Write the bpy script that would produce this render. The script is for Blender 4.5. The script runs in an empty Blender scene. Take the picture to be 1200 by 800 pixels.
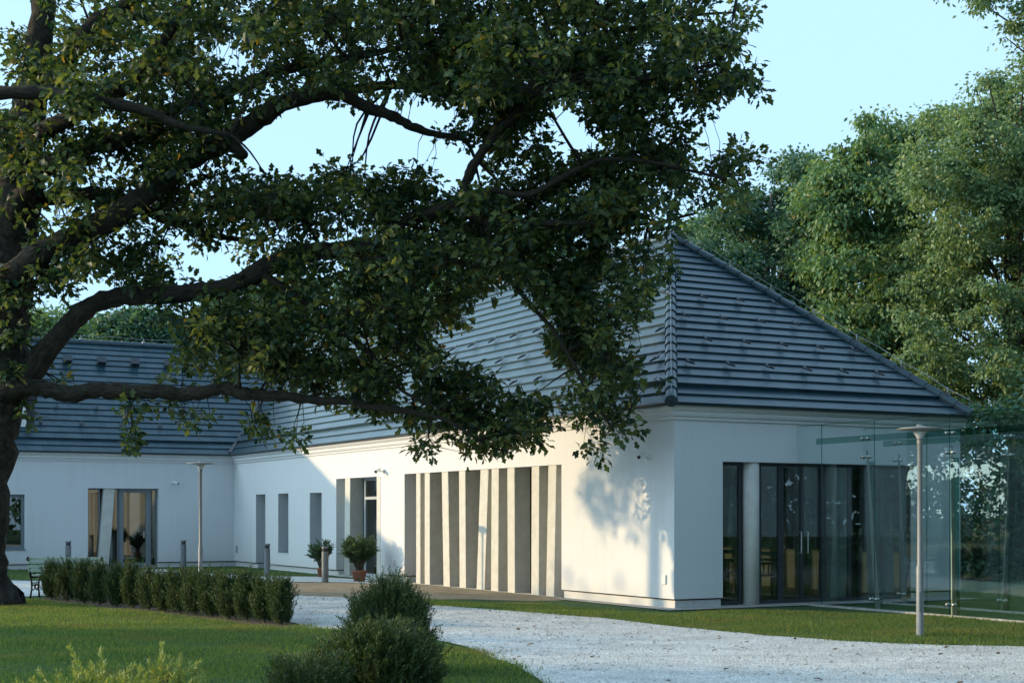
import bpy, math, random
import numpy as np
from mathutils import Vector, Matrix
random.seed(7)
rng = np.random.default_rng(11)
S = bpy.context.scene
COL = S.collection
R = math.radians

# ------------------------------------------------------------------ camera, sky, sun, exposure
H, F, HY = 1.65, 1708.0, 604.0            # eye height (m), focal length (px of a 1200 px picture), horizon row
cam = bpy.data.cameras.new('camera'); camo = bpy.data.objects.new('camera', cam); COL.objects.link(camo)
camo.location = (0, 0, H); camo.rotation_euler = (R(90), 0, 0)
cam.sensor_width = 36; cam.lens = F/1200*36; cam.shift_y = (HY-400)/1200
cam.clip_start = .1; cam.clip_end = 3000
S.camera = camo

SUN_EL = 13.0
SUN = Vector((-1, .10, 0)).normalized()*math.cos(R(SUN_EL)) + Vector((0, 0, math.sin(R(SUN_EL))))
W = bpy.data.worlds.new('World'); S.world = W; W.use_nodes = True
nt = W.node_tree; nt.nodes.clear()
out = nt.nodes.new('ShaderNodeOutputWorld'); bg = nt.nodes.new('ShaderNodeBackground')
sky = nt.nodes.new('ShaderNodeTexSky'); sky.sky_type = 'NISHITA'; sky.sun_disc = False
sky.sun_elevation = R(SUN_EL); sky.sun_rotation = math.atan2(SUN.x, SUN.y)
sky.air_density = 1.0; sky.dust_density = 1.2; sky.ozone_density = 2.0
tint = nt.nodes.new('ShaderNodeMix'); tint.data_type = 'RGBA'; tint.blend_type = 'MULTIPLY'
tint.inputs[0].default_value = 1; tint.inputs[7].default_value = (.50, 1.02, 1.12, 1)
nt.links.new(sky.outputs[0], tint.inputs[6])
haze = nt.nodes.new('ShaderNodeMix'); haze.data_type = 'RGBA'; haze.inputs[7].default_value = (3.45, 5.3, 7.3, 1)      # thin bright evening haze low in the sky, clearing towards the zenith
wtc = nt.nodes.new('ShaderNodeTexCoord'); wsx = nt.nodes.new('ShaderNodeSeparateXYZ'); wmr = nt.nodes.new('ShaderNodeMapRange'); wmr.interpolation_type = 'SMOOTHSTEP'
wmr.inputs[1].default_value = .36; wmr.inputs[2].default_value = .72; wmr.inputs[3].default_value = .85; wmr.inputs[4].default_value = .55
nt.links.new(wtc.outputs['Generated'], wsx.inputs[0]); nt.links.new(wsx.outputs[2], wmr.inputs[0]); nt.links.new(wmr.outputs[0], haze.inputs[0])
wdt = nt.nodes.new('ShaderNodeVectorMath'); wdt.operation = 'DOT_PRODUCT'; wdt.inputs[1].default_value = SUN; nt.links.new(wtc.outputs['Generated'], wdt.inputs[0])
wgl = nt.nodes.new('ShaderNodeMapRange'); wgl.interpolation_type = 'SMOOTHSTEP'; wgl.inputs[1].default_value = .42; wgl.inputs[2].default_value = 1; wgl.inputs[3].default_value = 0; wgl.inputs[4].default_value = 1
nt.links.new(wdt.outputs['Value'], wgl.inputs[0])       # the haze is brighter round the sun
wco = nt.nodes.new('ShaderNodeVectorMath'); wco.operation = 'SCALE'; wco.inputs[0].default_value = (9, 10.8, 11); nt.links.new(wgl.outputs[0], wco.inputs['Scale'])
wmu = nt.nodes.new('ShaderNodeVectorMath'); wmu.operation = 'ADD'; nt.links.new(haze.outputs[2], wmu.inputs[0]); nt.links.new(wco.outputs[0], wmu.inputs[1])
nt.links.new(wmu.outputs[0], bg.inputs[0])
nt.links.new(tint.outputs[2], haze.inputs[6])
bg.inputs[1].default_value = .15
nt.links.new(bg.outputs[0], out.inputs[0])
sl = bpy.data.lights.new('sun', 'SUN'); sl.energy = 3.3; sl.angle = R(.53); sl.color = (1, .73, .40)
so = bpy.data.objects.new('sun', sl); COL.objects.link(so)
so.rotation_euler = (-SUN).to_track_quat('-Z', 'Y').to_euler(); so.location = (-30, 0, 20)
S.view_settings.view_transform = 'Standard'; S.view_settings.look = 'None'
S.view_settings.gamma = 1; S.view_settings.use_curve_mapping = False
S.view_settings.exposure = .42
try:
    S.cycles.max_bounces = 8; S.cycles.transparent_max_bounces = 16
    S.cycles.caustics_reflective = False; S.cycles.caustics_refractive = False
except Exception: pass

# ------------------------------------------------------------------ coordinates
def P(px, py, d): return Vector(((px-600)/F*d, d, H+(HY-py)/F*d))
def G(px, py):                                     # a point on the ground
    d = F*H/(py-HY); return Vector(((px-600)/F*d, d, 0))
OX, OY = 2.876, 25.85                              # outer corner of the building
ANG = math.atan2(.478, .878); CA, SA = math.cos(ANG), math.sin(ANG)   # local x runs along the short face, local y along the long one
def bw(a, b, z=0): return Vector((OX+a*CA-b*SA, OY+a*SA+b*CA, z))
def bA(px):                                        # along the long face
    c = (px-600)/F; return (OX-c*OY)/(SA+c*CA)
def aB(px, b=0.0):                                 # along a face parallel to the short one, at distance b
    c = (px-600)/F; x0, y0 = OX-b*SA, OY+b*CA
    return (c*y0-x0)/(CA-c*SA)
def zat(py, d): return H+(HY-py)/F*d
def zA(px, py): return zat(py, OY+bA(px)*CA)
def zB(px, py, b=0.0): return zat(py, OY+aB(px, b)*SA+b*CA)
LA, WB = 25.1, 6.94                                # length of the long face, width of the short one

# ------------------------------------------------------------------ materials
def newmat(name):
    m = bpy.data.materials.new(name); m.use_nodes = True
    n = m.node_tree; n.nodes.clear()
    o = n.nodes.new('ShaderNodeOutputMaterial')
    return m, n, o
def lk(n, a, b): n.links.new(a, b)
def surf(name, col, col2=None, rough=.7, metal=0, scale=8, bump=.0, bscale=60, detail=5, coords='Object', spec=.5, stretch=(1,1,1)):
    m, n, o = newmat(name)
    p = n.nodes.new('ShaderNodeBsdfPrincipled'); lk(n, p.outputs[0], o.inputs[0])
    p.inputs['Roughness'].default_value = rough; p.inputs['Metallic'].default_value = metal
    p.inputs['Specular IOR Level'].default_value = spec
    tc = n.nodes.new('ShaderNodeTexCoord'); mp = n.nodes.new('ShaderNodeMapping'); mp.inputs['Scale'].default_value = stretch
    lk(n, tc.outputs[coords], mp.inputs[0])
    if col2 is None: col2 = tuple(c*.82 for c in col)
    t = n.nodes.new('ShaderNodeTexNoise'); t.inputs['Scale'].default_value = scale; t.inputs['Detail'].default_value = detail
    t.inputs['Roughness'].default_value = .65
    lk(n, mp.outputs[0], t.inputs['Vector'])
    r = n.nodes.new('ShaderNodeValToRGB'); r.color_ramp.elements[0].position = .32; r.color_ramp.elements[1].position = .68
    r.color_ramp.elements[0].color = (*col2, 1); r.color_ramp.elements[1].color = (*col, 1)
    lk(n, t.outputs[0], r.inputs[0]); lk(n, r.outputs[0], p.inputs['Base Color'])
    if bump:
        t2 = n.nodes.new('ShaderNodeTexNoise'); t2.inputs['Scale'].default_value = bscale; t2.inputs['Detail'].default_value = 4
        lk(n, mp.outputs[0], t2.inputs['Vector'])
        b = n.nodes.new('ShaderNodeBump'); b.inputs['Strength'].default_value = bump; b.inputs['Distance'].default_value = .02
        lk(n, t2.outputs[0], b.inputs['Height']); lk(n, b.outputs[0], p.inputs['Normal'])
    return m
def leafmat(name, c1, c2, c3, trans=.35, rough=.5, spec=.35, tcol=None):
    m, n, o = newmat(name)
    g = n.nodes.new('ShaderNodeNewGeometry')
    r = n.nodes.new('ShaderNodeValToRGB'); e = r.color_ramp.elements
    e[0].position = 0; e[0].color = (*c1, 1); e[1].position = .965; e[1].color = (*c2, 1)
    x = e.new(1.0); x.color = (*c3, 1)
    lk(n, g.outputs['Random Per Island'], r.inputs[0])
    p = n.nodes.new('ShaderNodeBsdfPrincipled'); p.inputs['Roughness'].default_value = rough; p.inputs['Specular IOR Level'].default_value = spec
    lk(n, r.outputs[0], p.inputs['Base Color'])
    tr = n.nodes.new('ShaderNodeBsdfTranslucent')
    mul = n.nodes.new('ShaderNodeMix'); mul.data_type = 'RGBA'; mul.blend_type = 'MULTIPLY'; mul.inputs[0].default_value = 1
    mul.inputs[7].default_value = (*(tcol or (1.9, 1.7, .7)), 1); lk(n, r.outputs[0], mul.inputs[6]); lk(n, mul.outputs[2], tr.inputs[0])
    mx = n.nodes.new('ShaderNodeMixShader'); mx.inputs[0].default_value = trans
    lk(n, p.outputs[0], mx.inputs[1]); lk(n, tr.outputs[0], mx.inputs[2]); lk(n, mx.outputs[0], o.inputs[0])
    return m
def glassmat(name, tintc=(.80, .90, .88), ior=1.7, rough=0.0):
    m, n, o = newmat(name)
    t = n.nodes.new('ShaderNodeBsdfTransparent'); t.inputs[0].default_value = (*tintc, 1)
    g = n.nodes.new('ShaderNodeBsdfGlossy'); g.inputs['Roughness'].default_value = rough; g.inputs[0].default_value = (.95, 1, .98, 1)
    f = n.nodes.new('ShaderNodeFresnel'); ge = n.nodes.new('ShaderNodeNewGeometry')
    mr = n.nodes.new('ShaderNodeMapRange'); mr.inputs[3].default_value = ior; mr.inputs[4].default_value = 1/ior      # the same reflection on both faces of a pane
    lk(n, ge.outputs['Backfacing'], mr.inputs[0]); lk(n, mr.outputs[0], f.inputs[0])
    mx = n.nodes.new('ShaderNodeMixShader'); lk(n, f.outputs[0], mx.inputs[0]); lk(n, t.outputs[0], mx.inputs[1]); lk(n, g.outputs[0], mx.inputs[2])
    lk(n, mx.outputs[0], o.inputs[0]); return m

def plastermat():
    m, n, o = newmat('white_plaster')
    p = n.nodes.new('ShaderNodeBsdfPrincipled'); lk(n, p.outputs[0], o.inputs[0]); p.inputs['Roughness'].default_value = .85
    p.inputs['Specular IOR Level'].default_value = .25
    tc = n.nodes.new('ShaderNodeTexCoord')
    t = n.nodes.new('ShaderNodeTexNoise'); t.inputs['Scale'].default_value = .9; t.inputs['Detail'].default_value = 7; t.inputs['Roughness'].default_value = .7
    lk(n, tc.outputs['Object'], t.inputs['Vector'])
    mp = n.nodes.new('ShaderNodeMapping'); mp.inputs['Scale'].default_value = (6, 6, .35); lk(n, tc.outputs['Object'], mp.inputs[0])
    t3 = n.nodes.new('ShaderNodeTexNoise'); t3.inputs['Scale'].default_value = 1.2; t3.inputs['Detail'].default_value = 5; lk(n, mp.outputs[0], t3.inputs['Vector'])
    ad = n.nodes.new('ShaderNodeMath'); ad.operation = 'ADD'; lk(n, t.outputs[0], ad.inputs[0]); lk(n, t3.outputs[0], ad.inputs[1])
    r = n.nodes.new('ShaderNodeValToRGB'); r.color_ramp.elements[0].position = .6; r.color_ramp.elements[1].position = 1.0
    r.color_ramp.elements[0].color = (.60, .605, .61, 1); r.color_ramp.elements[1].color = (.65, .655, .66, 1)
    lk(n, ad.outputs[0], r.inputs[0])
    # splash dirt close to the ground
    sx = n.nodes.new('ShaderNodeSeparateXYZ'); lk(n, tc.outputs['Object'], sx.inputs[0])
    ml = n.nodes.new('ShaderNodeMath'); ml.operation = 'MULTIPLY_ADD'; ml.inputs[1].default_value = .55; lk(n, t.outputs[0], ml.inputs[0]); 
    ng = n.nodes.new('ShaderNodeMath'); ng.operation = 'MULTIPLY'; ng.inputs[1].default_value = -1; lk(n, sx.outputs[2], ng.inputs[0]); lk(n, ng.outputs[0], ml.inputs[2])
    mr = n.nodes.new('ShaderNodeMapRange'); mr.inputs[1].default_value = -.2; mr.inputs[2].default_value = .2; mr.inputs[3].default_value = 0; mr.inputs[4].default_value = .35
    lk(n, ml.outputs[0], mr.inputs[0])
    mx = n.nodes.new('ShaderNodeMix'); mx.data_type = 'RGBA'; lk(n, mr.outputs[0], mx.inputs[0]); lk(n, r.outputs[0], mx.inputs[6]); mx.inputs[7].default_value = (.52, .48, .41, 1)
    lk(n, mx.outputs[2], p.inputs['Base Color'])
    t2 = n.nodes.new('ShaderNodeTexNoise'); t2.inputs['Scale'].default_value = 70; t2.inputs['Detail'].default_value = 3; lk(n, tc.outputs['Object'], t2.inputs['Vector'])
    b = n.nodes.new('ShaderNodeBump'); b.inputs['Strength'].default_value = .25; b.inputs['Distance'].default_value = .01
    lk(n, t2.outputs[0], b.inputs['Height']); lk(n, b.outputs[0], p.inputs['Normal'])
    return m
def slatemat():
    m, n, o = newmat('roof_slate')
    p = n.nodes.new('ShaderNodeBsdfPrincipled'); lk(n, p.outputs[0], o.inputs[0]); p.inputs['Roughness'].default_value = .31
    p.inputs['Specular IOR Level'].default_value = .75
    uv = n.nodes.new('ShaderNodeUVMap')
    br = n.nodes.new('ShaderNodeTexBrick'); br.offset = .5; br.inputs['Scale'].default_value = 1
    br.inputs['Brick Width'].default_value = .42; br.inputs['Row Height'].default_value = .29; br.inputs['Mortar Size'].default_value = .006
    br.inputs['Color1'].default_value = (.014, .044, .062, 1); br.inputs['Color2'].default_value = (.034, .070, .090, 1); br.inputs['Mortar'].default_value = (.015, .017, .02, 1)
    lk(n, uv.outputs[0], br.inputs['Vector'])
    t = n.nodes.new('ShaderNodeTexNoise'); t.inputs['Scale'].default_value = 2.2; t.inputs['Detail'].default_value = 8; t.inputs['Roughness'].default_value = .75; lk(n, uv.outputs[0], t.inputs['Vector'])
    r = n.nodes.new('ShaderNodeValToRGB'); r.color_ramp.elements[0].position = .3; r.color_ramp.elements[1].position = .75
    r.color_ramp.elements[0].color = (.75, .75, .75, 1); r.color_ramp.elements[1].color = (1.25, 1.25, 1.2, 1); lk(n, t.outputs[0], r.inputs[0])
    mx = n.nodes.new('ShaderNodeMix'); mx.data_type = 'RGBA'; mx.blend_type = 'MULTIPLY'; mx.inputs[0].default_value = 1
    lk(n, br.outputs[0], mx.inputs[6]); lk(n, r.outputs[0], mx.inputs[7]); lk(n, mx.outputs[2], p.inputs['Base Color'])
    b = n.nodes.new('ShaderNodeBump'); b.inputs['Strength'].default_value = .5; b.inputs['Distance'].default_value = .006; b.invert = True
    lk(n, br.outputs['Fac'], b.inputs['Height']); lk(n, b.outputs[0], p.inputs['Normal'])
    return m
def barkmat():
    m, n, o = newmat('oak_bark')
    p = n.nodes.new('ShaderNodeBsdfPrincipled'); lk(n, p.outputs[0], o.inputs[0]); p.inputs['Roughness'].default_value = .9; p.inputs['Specular IOR Level'].default_value = .2
    uv = n.nodes.new('ShaderNodeUVMap'); mp = n.nodes.new('ShaderNodeMapping'); mp.inputs['Scale'].default_value = (7, 2.2, 1); lk(n, uv.outputs[0], mp.inputs[0])
    t = n.nodes.new('ShaderNodeTexNoise'); t.inputs['Scale'].default_value = 2.6; t.inputs['Detail'].default_value = 7; t.inputs['Roughness'].default_value = .7; t.inputs['Distortion'].default_value = .6
    lk(n, mp.outputs[0], t.inputs['Vector'])
    r = n.nodes.new('ShaderNodeValToRGB'); r.color_ramp.elements[0].position = .35; r.color_ramp.elements[1].position = .7
    r.color_ramp.elements[0].color = (.012, .010, .008, 1); r.color_ramp.elements[1].color = (.070, .060, .042, 1)
    lk(n, t.outputs[0], r.inputs[0]); lk(n, r.outputs[0], p.inputs['Base Color'])
    b = n.nodes.new('ShaderNodeBump'); b.inputs['Strength'].default_value = 1; b.inputs['Distance'].default_value = .05
    lk(n, t.outputs[0], b.inputs['Height']); lk(n, b.outputs[0], p.inputs['Normal']); return m

M = dict(
 plaster=plastermat(), slate=slatemat(), bark=barkmat(),
 concrete=surf('cast_concrete', (.43, .41, .36), (.33, .31, .27), .85, scale=5, bump=.3, bscale=45),
 frame=surf('grey_blue_frame', (.17, .20, .22), (.15, .18, .20), .45, scale=3),
 darkframe=surf('dark_frame', (.03, .036, .042), (.025, .03, .035), .4, scale=3),
 lightframe=surf('pale_frame', (.42, .44, .45), (.38, .40, .41), .45, scale=3),
 steel=surf('brushed_steel', (.42, .42, .41), (.34, .34, .33), .38, 1, scale=14, stretch=(1, 1, .1)),
 galv=surf('grey_lamp_paint', (.22, .225, .22), (.18, .185, .18), .5, .1, scale=9),
 bollard=surf('bollard_grey', (.17, .185, .195), (.14, .155, .165), .5, .2, scale=6),
 black=surf('black_plastic', (.012, .012, .013), None, .4, scale=6),
 iron=surf('black_cast_iron', (.015, .014, .013), None, .5, .3, scale=20, bump=.2),
 slat=surf('pale_green_slat', (.55, .64, .52), (.46, .55, .45), .55, scale=9, stretch=(1, 8, 8)),
 white=surf('white_plastic', (.75, .75, .74), None, .4, scale=3),
 glass=glassmat('window_glass', (.50, .58, .58), 2.2),
 screen=glassmat('screen_glass', (.955, .985, .98), 1.65),
 glassedge=glassmat('screen_glass_edge', (.42, .64, .60), 1.6, .05),
 terracotta=surf('terracotta', (.30, .12, .07), (.22, .085, .05), .8, scale=7, bump=.15),
 soil=surf('garden_soil', (.10, .07, .045), (.055, .04, .028), .95, scale=9, bump=.6, bscale=40),
 interior=surf('room_paint', (.17, .155, .12), (.14, .125, .10), .8, scale=2),
 roomfloor=surf('room_floor', (.10, .09, .08), None, .4, scale=4),
 wood=surf('dark_wood', (.055, .034, .02), (.035, .022, .013), .45, scale=4, stretch=(8, 8, 1)),
 tan=surf('tan_wood_panel', (.26, .16, .07), (.19, .115, .05), .5, scale=4, stretch=(9, 9, 1)),
 trunk=surf('grey_bark', (.10, .085, .065), (.05, .042, .032), .9, scale=12, bump=.8, bscale=25, stretch=(1, 1, .25)),
 oakleaf=leafmat('oak_leaf', (.006, .032, .024), (.112, .148, .046), (.22, .14, .03), .40, .45, .3),
 ashleaf=leafmat('feathery_leaf', (.078, .16, .085), (.22, .30, .135), (.28, .27, .13), .3),
 cherryleaf=leafmat('hanging_leaf', (.062, .150, .075), (.17, .26, .105), (.30, .20, .07), .3),
 darkleaf=leafmat('dark_green_leaf', (.035, .100, .072), (.095, .18, .105), (.16, .16, .07), .28),
 yew=leafmat('yew_needle', (.018, .046, .020), (.080, .115, .032), (.16, .13, .04), .2, .5),
 yewlit=leafmat('sunlit_yew_needle', (.16, .22, .06), (.30, .34, .11), (.3, .28, .1), .3, .5),  # paler copy of the yew colour, with the sunlight on the shoots put in
 oleander=leafmat('oleander_leaf', (.04, .085, .045), (.09, .14, .075), (.12, .15, .08), .25, .4),
 grass=leafmat('grass_blade', (.028, .090, .042), (.17, .235, .075), (.32, .27, .12), .5, .55, .25),
 pebble=leafmat('pebble', (.30, .29, .27), (.62, .60, .56), (.08, .07, .06), 0, .9, .2),
 litter=leafmat('fallen_leaf', (.10, .055, .02), (.16, .10, .04), (.05, .03, .015), .05, .8),
)
def groundmat():
    m, n, o = newmat('lawn_soil')
    p = n.nodes.new('ShaderNodeBsdfPrincipled'); lk(n, p.outputs[0], o.inputs[0]); p.inputs['Roughness'].default_value = .95; p.inputs['Specular IOR Level'].default_value = .1
    tc = n.nodes.new('ShaderNodeTexCoord')
    t = n.nodes.new('ShaderNodeTexNoise'); t.inputs['Scale'].default_value = .7; t.inputs['Detail'].default_value = 9; t.inputs['Roughness'].default_value = .7; lk(n, tc.outputs['Object'], t.inputs['Vector'])
    r = n.nodes.new('ShaderNodeValToRGB'); e = r.color_ramp.elements; e[0].position = .3; e[0].color = (.028, .068, .032, 1); e[1].position = .62; e[1].color = (.058, .10, .040, 1)
    x = e.new(.75); x.color = (.12, .10, .045, 1)
    lk(n, t.outputs[0], r.inputs[0]); lk(n, r.outputs[0], p.inputs['Base Color'])
    t2 = n.nodes.new('ShaderNodeTexNoise'); t2.inputs['Scale'].default_value = 30; t2.inputs['Detail'].default_value = 5; lk(n, tc.outputs['Object'], t2.inputs['Vector'])
    b = n.nodes.new('ShaderNodeBump'); b.inputs['Strength'].default_value = .8; b.inputs['Distance'].default_value = .03; lk(n, t2.outputs[0], b.inputs['Height']); lk(n, b.outputs[0], p.inputs['Normal'])
    return m
def gravelmat(name, c1, c2, c3):
    m, n, o = newmat(name)
    p = n.nodes.new('ShaderNodeBsdfPrincipled'); lk(n, p.outputs[0], o.inputs[0]); p.inputs['Roughness'].default_value = .92; p.inputs['Specular IOR Level'].default_value = .15
    tc = n.nodes.new('ShaderNodeTexCoord')
    v = n.nodes.new('ShaderNodeTexVoronoi'); v.inputs['Scale'].default_value = 42; lk(n, tc.outputs['Object'], v.inputs['Vector'])
    t = n.nodes.new('ShaderNodeTexNoise'); t.inputs['Scale'].default_value = 1.1; t.inputs['Detail'].default_value = 9; t.inputs['Roughness'].default_value = .75; lk(n, tc.outputs['Object'], t.inputs['Vector'])
    r = n.nodes.new('ShaderNodeValToRGB'); e = r.color_ramp.elements; e[0].position = .33; e[0].color = (*c1, 1); e[1].position = .6; e[1].color = (*c2, 1)
    lk(n, t.outputs[0], r.inputs[0])
    bwn = n.nodes.new('ShaderNodeRGBToBW'); lk(n, v.outputs['Color'], bwn.inputs[0])
    r2 = n.nodes.new('ShaderNodeMapRange'); r2.inputs[3].default_value = .62; r2.inputs[4].default_value = 1.25; lk(n, bwn.outputs[0], r2.inputs[0])
    mx = n.nodes.new('ShaderNodeMix'); mx.data_type = 'RGBA'; mx.blend_type = 'MULTIPLY'; mx.inputs[0].default_value = 1
    cb = n.nodes.new('ShaderNodeCombineColor')
    for k in range(3): lk(n, r2.outputs[0], cb.inputs[k])
    lk(n, r.outputs[0], mx.inputs[6]); lk(n, cb.outputs[0], mx.inputs[7]); lk(n, mx.outputs[2], p.inputs['Base Color'])
    b = n.nodes.new('ShaderNodeBump'); b.inputs['Strength'].default_value = .9; b.inputs['Distance'].default_value = .012; b.invert = True; lk(n, v.outputs['Distance'], b.inputs['Height'])
    t2 = n.nodes.new('ShaderNodeTexNoise'); t2.inputs['Scale'].default_value = 5; t2.inputs['Detail'].default_value = 6; lk(n, tc.outputs['Object'], t2.inputs['Vector'])
    b2 = n.nodes.new('ShaderNodeBump'); b2.inputs['Strength'].default_value = .6; b2.inputs['Distance'].default_value = .03; lk(n, t2.outputs[0], b2.inputs['Height']); lk(n, b.outputs[0], b2.inputs['Normal'])
    lk(n, b2.outputs[0], p.inputs['Normal']); return m
M['ground'] = groundmat()
M['gravel'] = gravelmat('pale_gravel', (.45, .44, .42), (.66, .66, .64), None)
M['dirt'] = gravelmat('bare_dirt', (.20, .15, .10), (.32, .26, .18), None)
M['fin'] = surf('pale_concrete', (.60, .585, .53), (.50, .485, .43), .85, scale=5, bump=.3, bscale=45)
M['pave'] = gravelmat('pale_paving', (.48, .48, .46), (.56, .56, .54), None)
M['drain'] = gravelmat('grey_pebbles', (.28, .27, .25), (.42, .41, .38), None)

def patch_grass():
    m = M['grass']; n = m.node_tree; p = next(x for x in n.nodes if x.type == 'BSDF_PRINCIPLED'); ramp = next(x for x in n.nodes if x.type == 'VALTORGB')
    tc = n.nodes.new('ShaderNodeTexCoord'); t = n.nodes.new('ShaderNodeTexNoise'); t.inputs['Scale'].default_value = .9; t.inputs['Detail'].default_value = 6; t.inputs['Roughness'].default_value = .65
    lk(n, tc.outputs['Object'], t.inputs['Vector'])
    mr = n.nodes.new('ShaderNodeMapRange'); mr.inputs[1].default_value = .5; mr.inputs[2].default_value = .72; mr.inputs[3].default_value = 0; mr.inputs[4].default_value = .75; lk(n, t.outputs[0], mr.inputs[0])
    mx = n.nodes.new('ShaderNodeMix'); mx.data_type = 'RGBA'; lk(n, mr.outputs[0], mx.inputs[0]); lk(n, ramp.outputs[0], mx.inputs[6]); mx.inputs[7].default_value = (.20, .17, .08, 1)
    for l in list(ramp.outputs[0].links):
        if l.to_node != mx: lk(n, mx.outputs[2], l.to_socket)
patch_grass()

# ------------------------------------------------------------------ mesh helpers
class MB:
    def __init__(s): s.v = []; s.f = []; s.uv = []; s.hasuv = False
    def quad(s, *p, uv=None):
        i = len(s.v); s.v += [tuple(q) for q in p]; s.f.append(tuple(range(i, i+len(p)))); s.uv.append(uv)
        if uv: s.hasuv = True
    def box(s, x0, x1, y0, y1, z0, z1, dx=0, dy=0):       # dx, dy: how far the top is shifted
        i = len(s.v)
        s.v += [(x0,y0,z0),(x1,y0,z0),(x1,y1,z0),(x0,y1,z0),(x0+dx,y0+dy,z1),(x1+dx,y0+dy,z1),(x1+dx,y1+dy,z1),(x0+dx,y1+dy,z1)]
        for q in ((0,3,2,1),(4,5,6,7),(0,1,5,4),(1,2,6,5),(2,3,7,6),(3,0,4,7)): s.f.append(tuple(i+k for k in q)); s.uv.append(None)
    def obox(s, c, ax, ay, az):                            # oriented box: centre and three half-axes
        c, ax, ay, az = map(Vector, (c, ax, ay, az)); i = len(s.v)
        for sx, sy, sz in ((-1,-1,-1),(1,-1,-1),(1,1,-1),(-1,1,-1),(-1,-1,1),(1,-1,1),(1,1,1),(-1,1,1)): s.v.append(tuple(c+ax*sx+ay*sy+az*sz))
        for q in ((0,3,2,1),(4,5,6,7),(0,1,5,4),(1,2,6,5),(2,3,7,6),(3,0,4,7)): s.f.append(tuple(i+k for k in q)); s.uv.append(None)
    def tube(s, pts, rad, n=8, cap=True, wob=0):
        pts = [Vector(p) for p in pts]
        if not hasattr(rad, '__len__'): rad = [rad]*len(pts)
        i0 = len(s.v); up = None; L = 0
        for k, p in enumerate(pts):
            t = (pts[min(k+1, len(pts)-1)]-pts[max(k-1, 0)]).normalized()
            if up is None:
                up = t.orthogonal().normalized()
            up = (up-t*up.dot(t)).normalized(); w = t.cross(up)
            for j in range(n):
                a = 2*math.pi*j/n; rr = rad[k]*(1+wob*random.uniform(-1, 1))
                s.v.append(tuple(p+(up*math.cos(a)+w*math.sin(a))*rr))
        for k in range(len(pts)-1):
            L1 = L+(pts[k+1]-pts[k]).length
            for j in range(n):
                a, b = i0+k*n+j, i0+k*n+(j+1) % n
                s.f.append((a, b, b+n, a+n)); s.uv.append(((j/n, L), ((j+1)/n, L), ((j+1)/n, L1), (j/n, L1)))
            L = L1
        s.hasuv = True
        if cap:
            s.f.append(tuple(i0+j for j in reversed(range(n)))); s.uv.append(None)
            e = i0+(len(pts)-1)*n; s.f.append(tuple(e+j for j in range(n))); s.uv.append(None)
    def lathe(s, prof, n=20, c=(0,0,0)):
        i0 = len(s.v)
        for r, z in prof:
            for j in range(n):
                a = 2*math.pi*j/n; s.v.append((c[0]+r*math.cos(a), c[1]+r*math.sin(a), c[2]+z))
        for k in range(len(prof)-1):
            for j in range(n):
                a, b = i0+k*n+j, i0+k*n+(j+1) % n; s.f.append((a, b, b+n, a+n)); s.uv.append(None)
        s.f.append(tuple(i0+j for j in reversed(range(n)))); s.uv.append(None)
        e = i0+(len(prof)-1)*n; s.f.append(tuple(e+j for j in range(n))); s.uv.append(None)
    def build(s, name, mat, parent=None, smooth=False, bevel=0):
        me = bpy.data.meshes.new(name); me.from_pydata(s.v, [], s.f)
        if s.hasuv:
            l = me.uv_layers.new(name='UVMap'); k = 0
            for q, u in zip(s.f, s.uv):
                for j in range(len(q)):
                    if u: l.data[k].uv = u[j]
                    k += 1
        me.materials.append(mat)
        if smooth: me.polygons.foreach_set('use_smooth', [True]*len(me.polygons))
        o = bpy.data.objects.new(name, me); COL.objects.link(o)
        if parent is not None: o.parent = parent
        if bevel:
            b = o.modifiers.new('bevel', 'BEVEL'); b.width = bevel; b.segments = 2; b.limit_method = 'ANGLE'
        return o
def tag(o, label, cat, group=None):
    o['label'] = label; o['category'] = cat
    if group: o['group'] = group
    return o
def thing(name, label, cat, loc=(0,0,0), rz=0, group=None):
    o = bpy.data.objects.new(name, None); COL.objects.link(o); o.location = loc; o.rotation_euler = (0,0,rz); o.empty_display_size = .2
    return tag(o, label, cat, group)
def structure(o): o['kind'] = 'structure'; return o
def dup(root, loc, rz, label, group=None):
    r = root.copy(); COL.objects.link(r); r.location = loc; r.rotation_euler = (0, 0, rz); r['label'] = label
    if group: r['group'] = group
    for ch in list(root.children):
        c = ch.copy(); COL.objects.link(c); c.parent = r
        for g in list(ch.children):
            d = g.copy(); COL.objects.link(d); d.parent = c
    return r

# many leaf-sized faces in one mesh
def leaf_mesh(name, tv, tf, pos, rot, scale, mat, parent=None, smooth=False):
    tv = np.asarray(tv, float); n, k = len(pos), len(tv)
    V = np.einsum('nij,kj->nki', rot, tv)*np.asarray(scale).reshape(-1, 1, 1)+pos[:, None, :]
    V = V.reshape(-1, 3)
    sizes = np.array([len(f) for f in tf]); flat = np.concatenate([np.array(f) for f in tf])
    loops = (np.arange(n)[:, None]*k+flat[None, :]).ravel()
    tot = np.tile(sizes, n); start = np.concatenate([[0], np.cumsum(tot)[:-1]])
    me = bpy.data.meshes.new(name); me.vertices.add(len(V)); me.vertices.foreach_set('co', V.ravel().astype(np.float32))
    me.loops.add(len(loops)); me.loops.foreach_set('vertex_index', loops.astype(np.int32))
    me.polygons.add(len(tot)); me.polygons.foreach_set('loop_start', start.astype(np.int32))
    me.update(calc_edges=True); me.validate()
    me.materials.append(mat); o = bpy.data.objects.new(name, me); COL.objects.link(o)
    if parent is not None: o.parent = parent
    return o
def norm(a): return a/np.maximum(np.linalg.norm(a, axis=-1, keepdims=True), 1e-9)
def frames(d, up):                                  # leaf runs along d, faces up
    y = norm(d); x = norm(np.cross(y, up)); z = np.cross(x, y)
    return np.stack([x, y, z], axis=-1)
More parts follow.
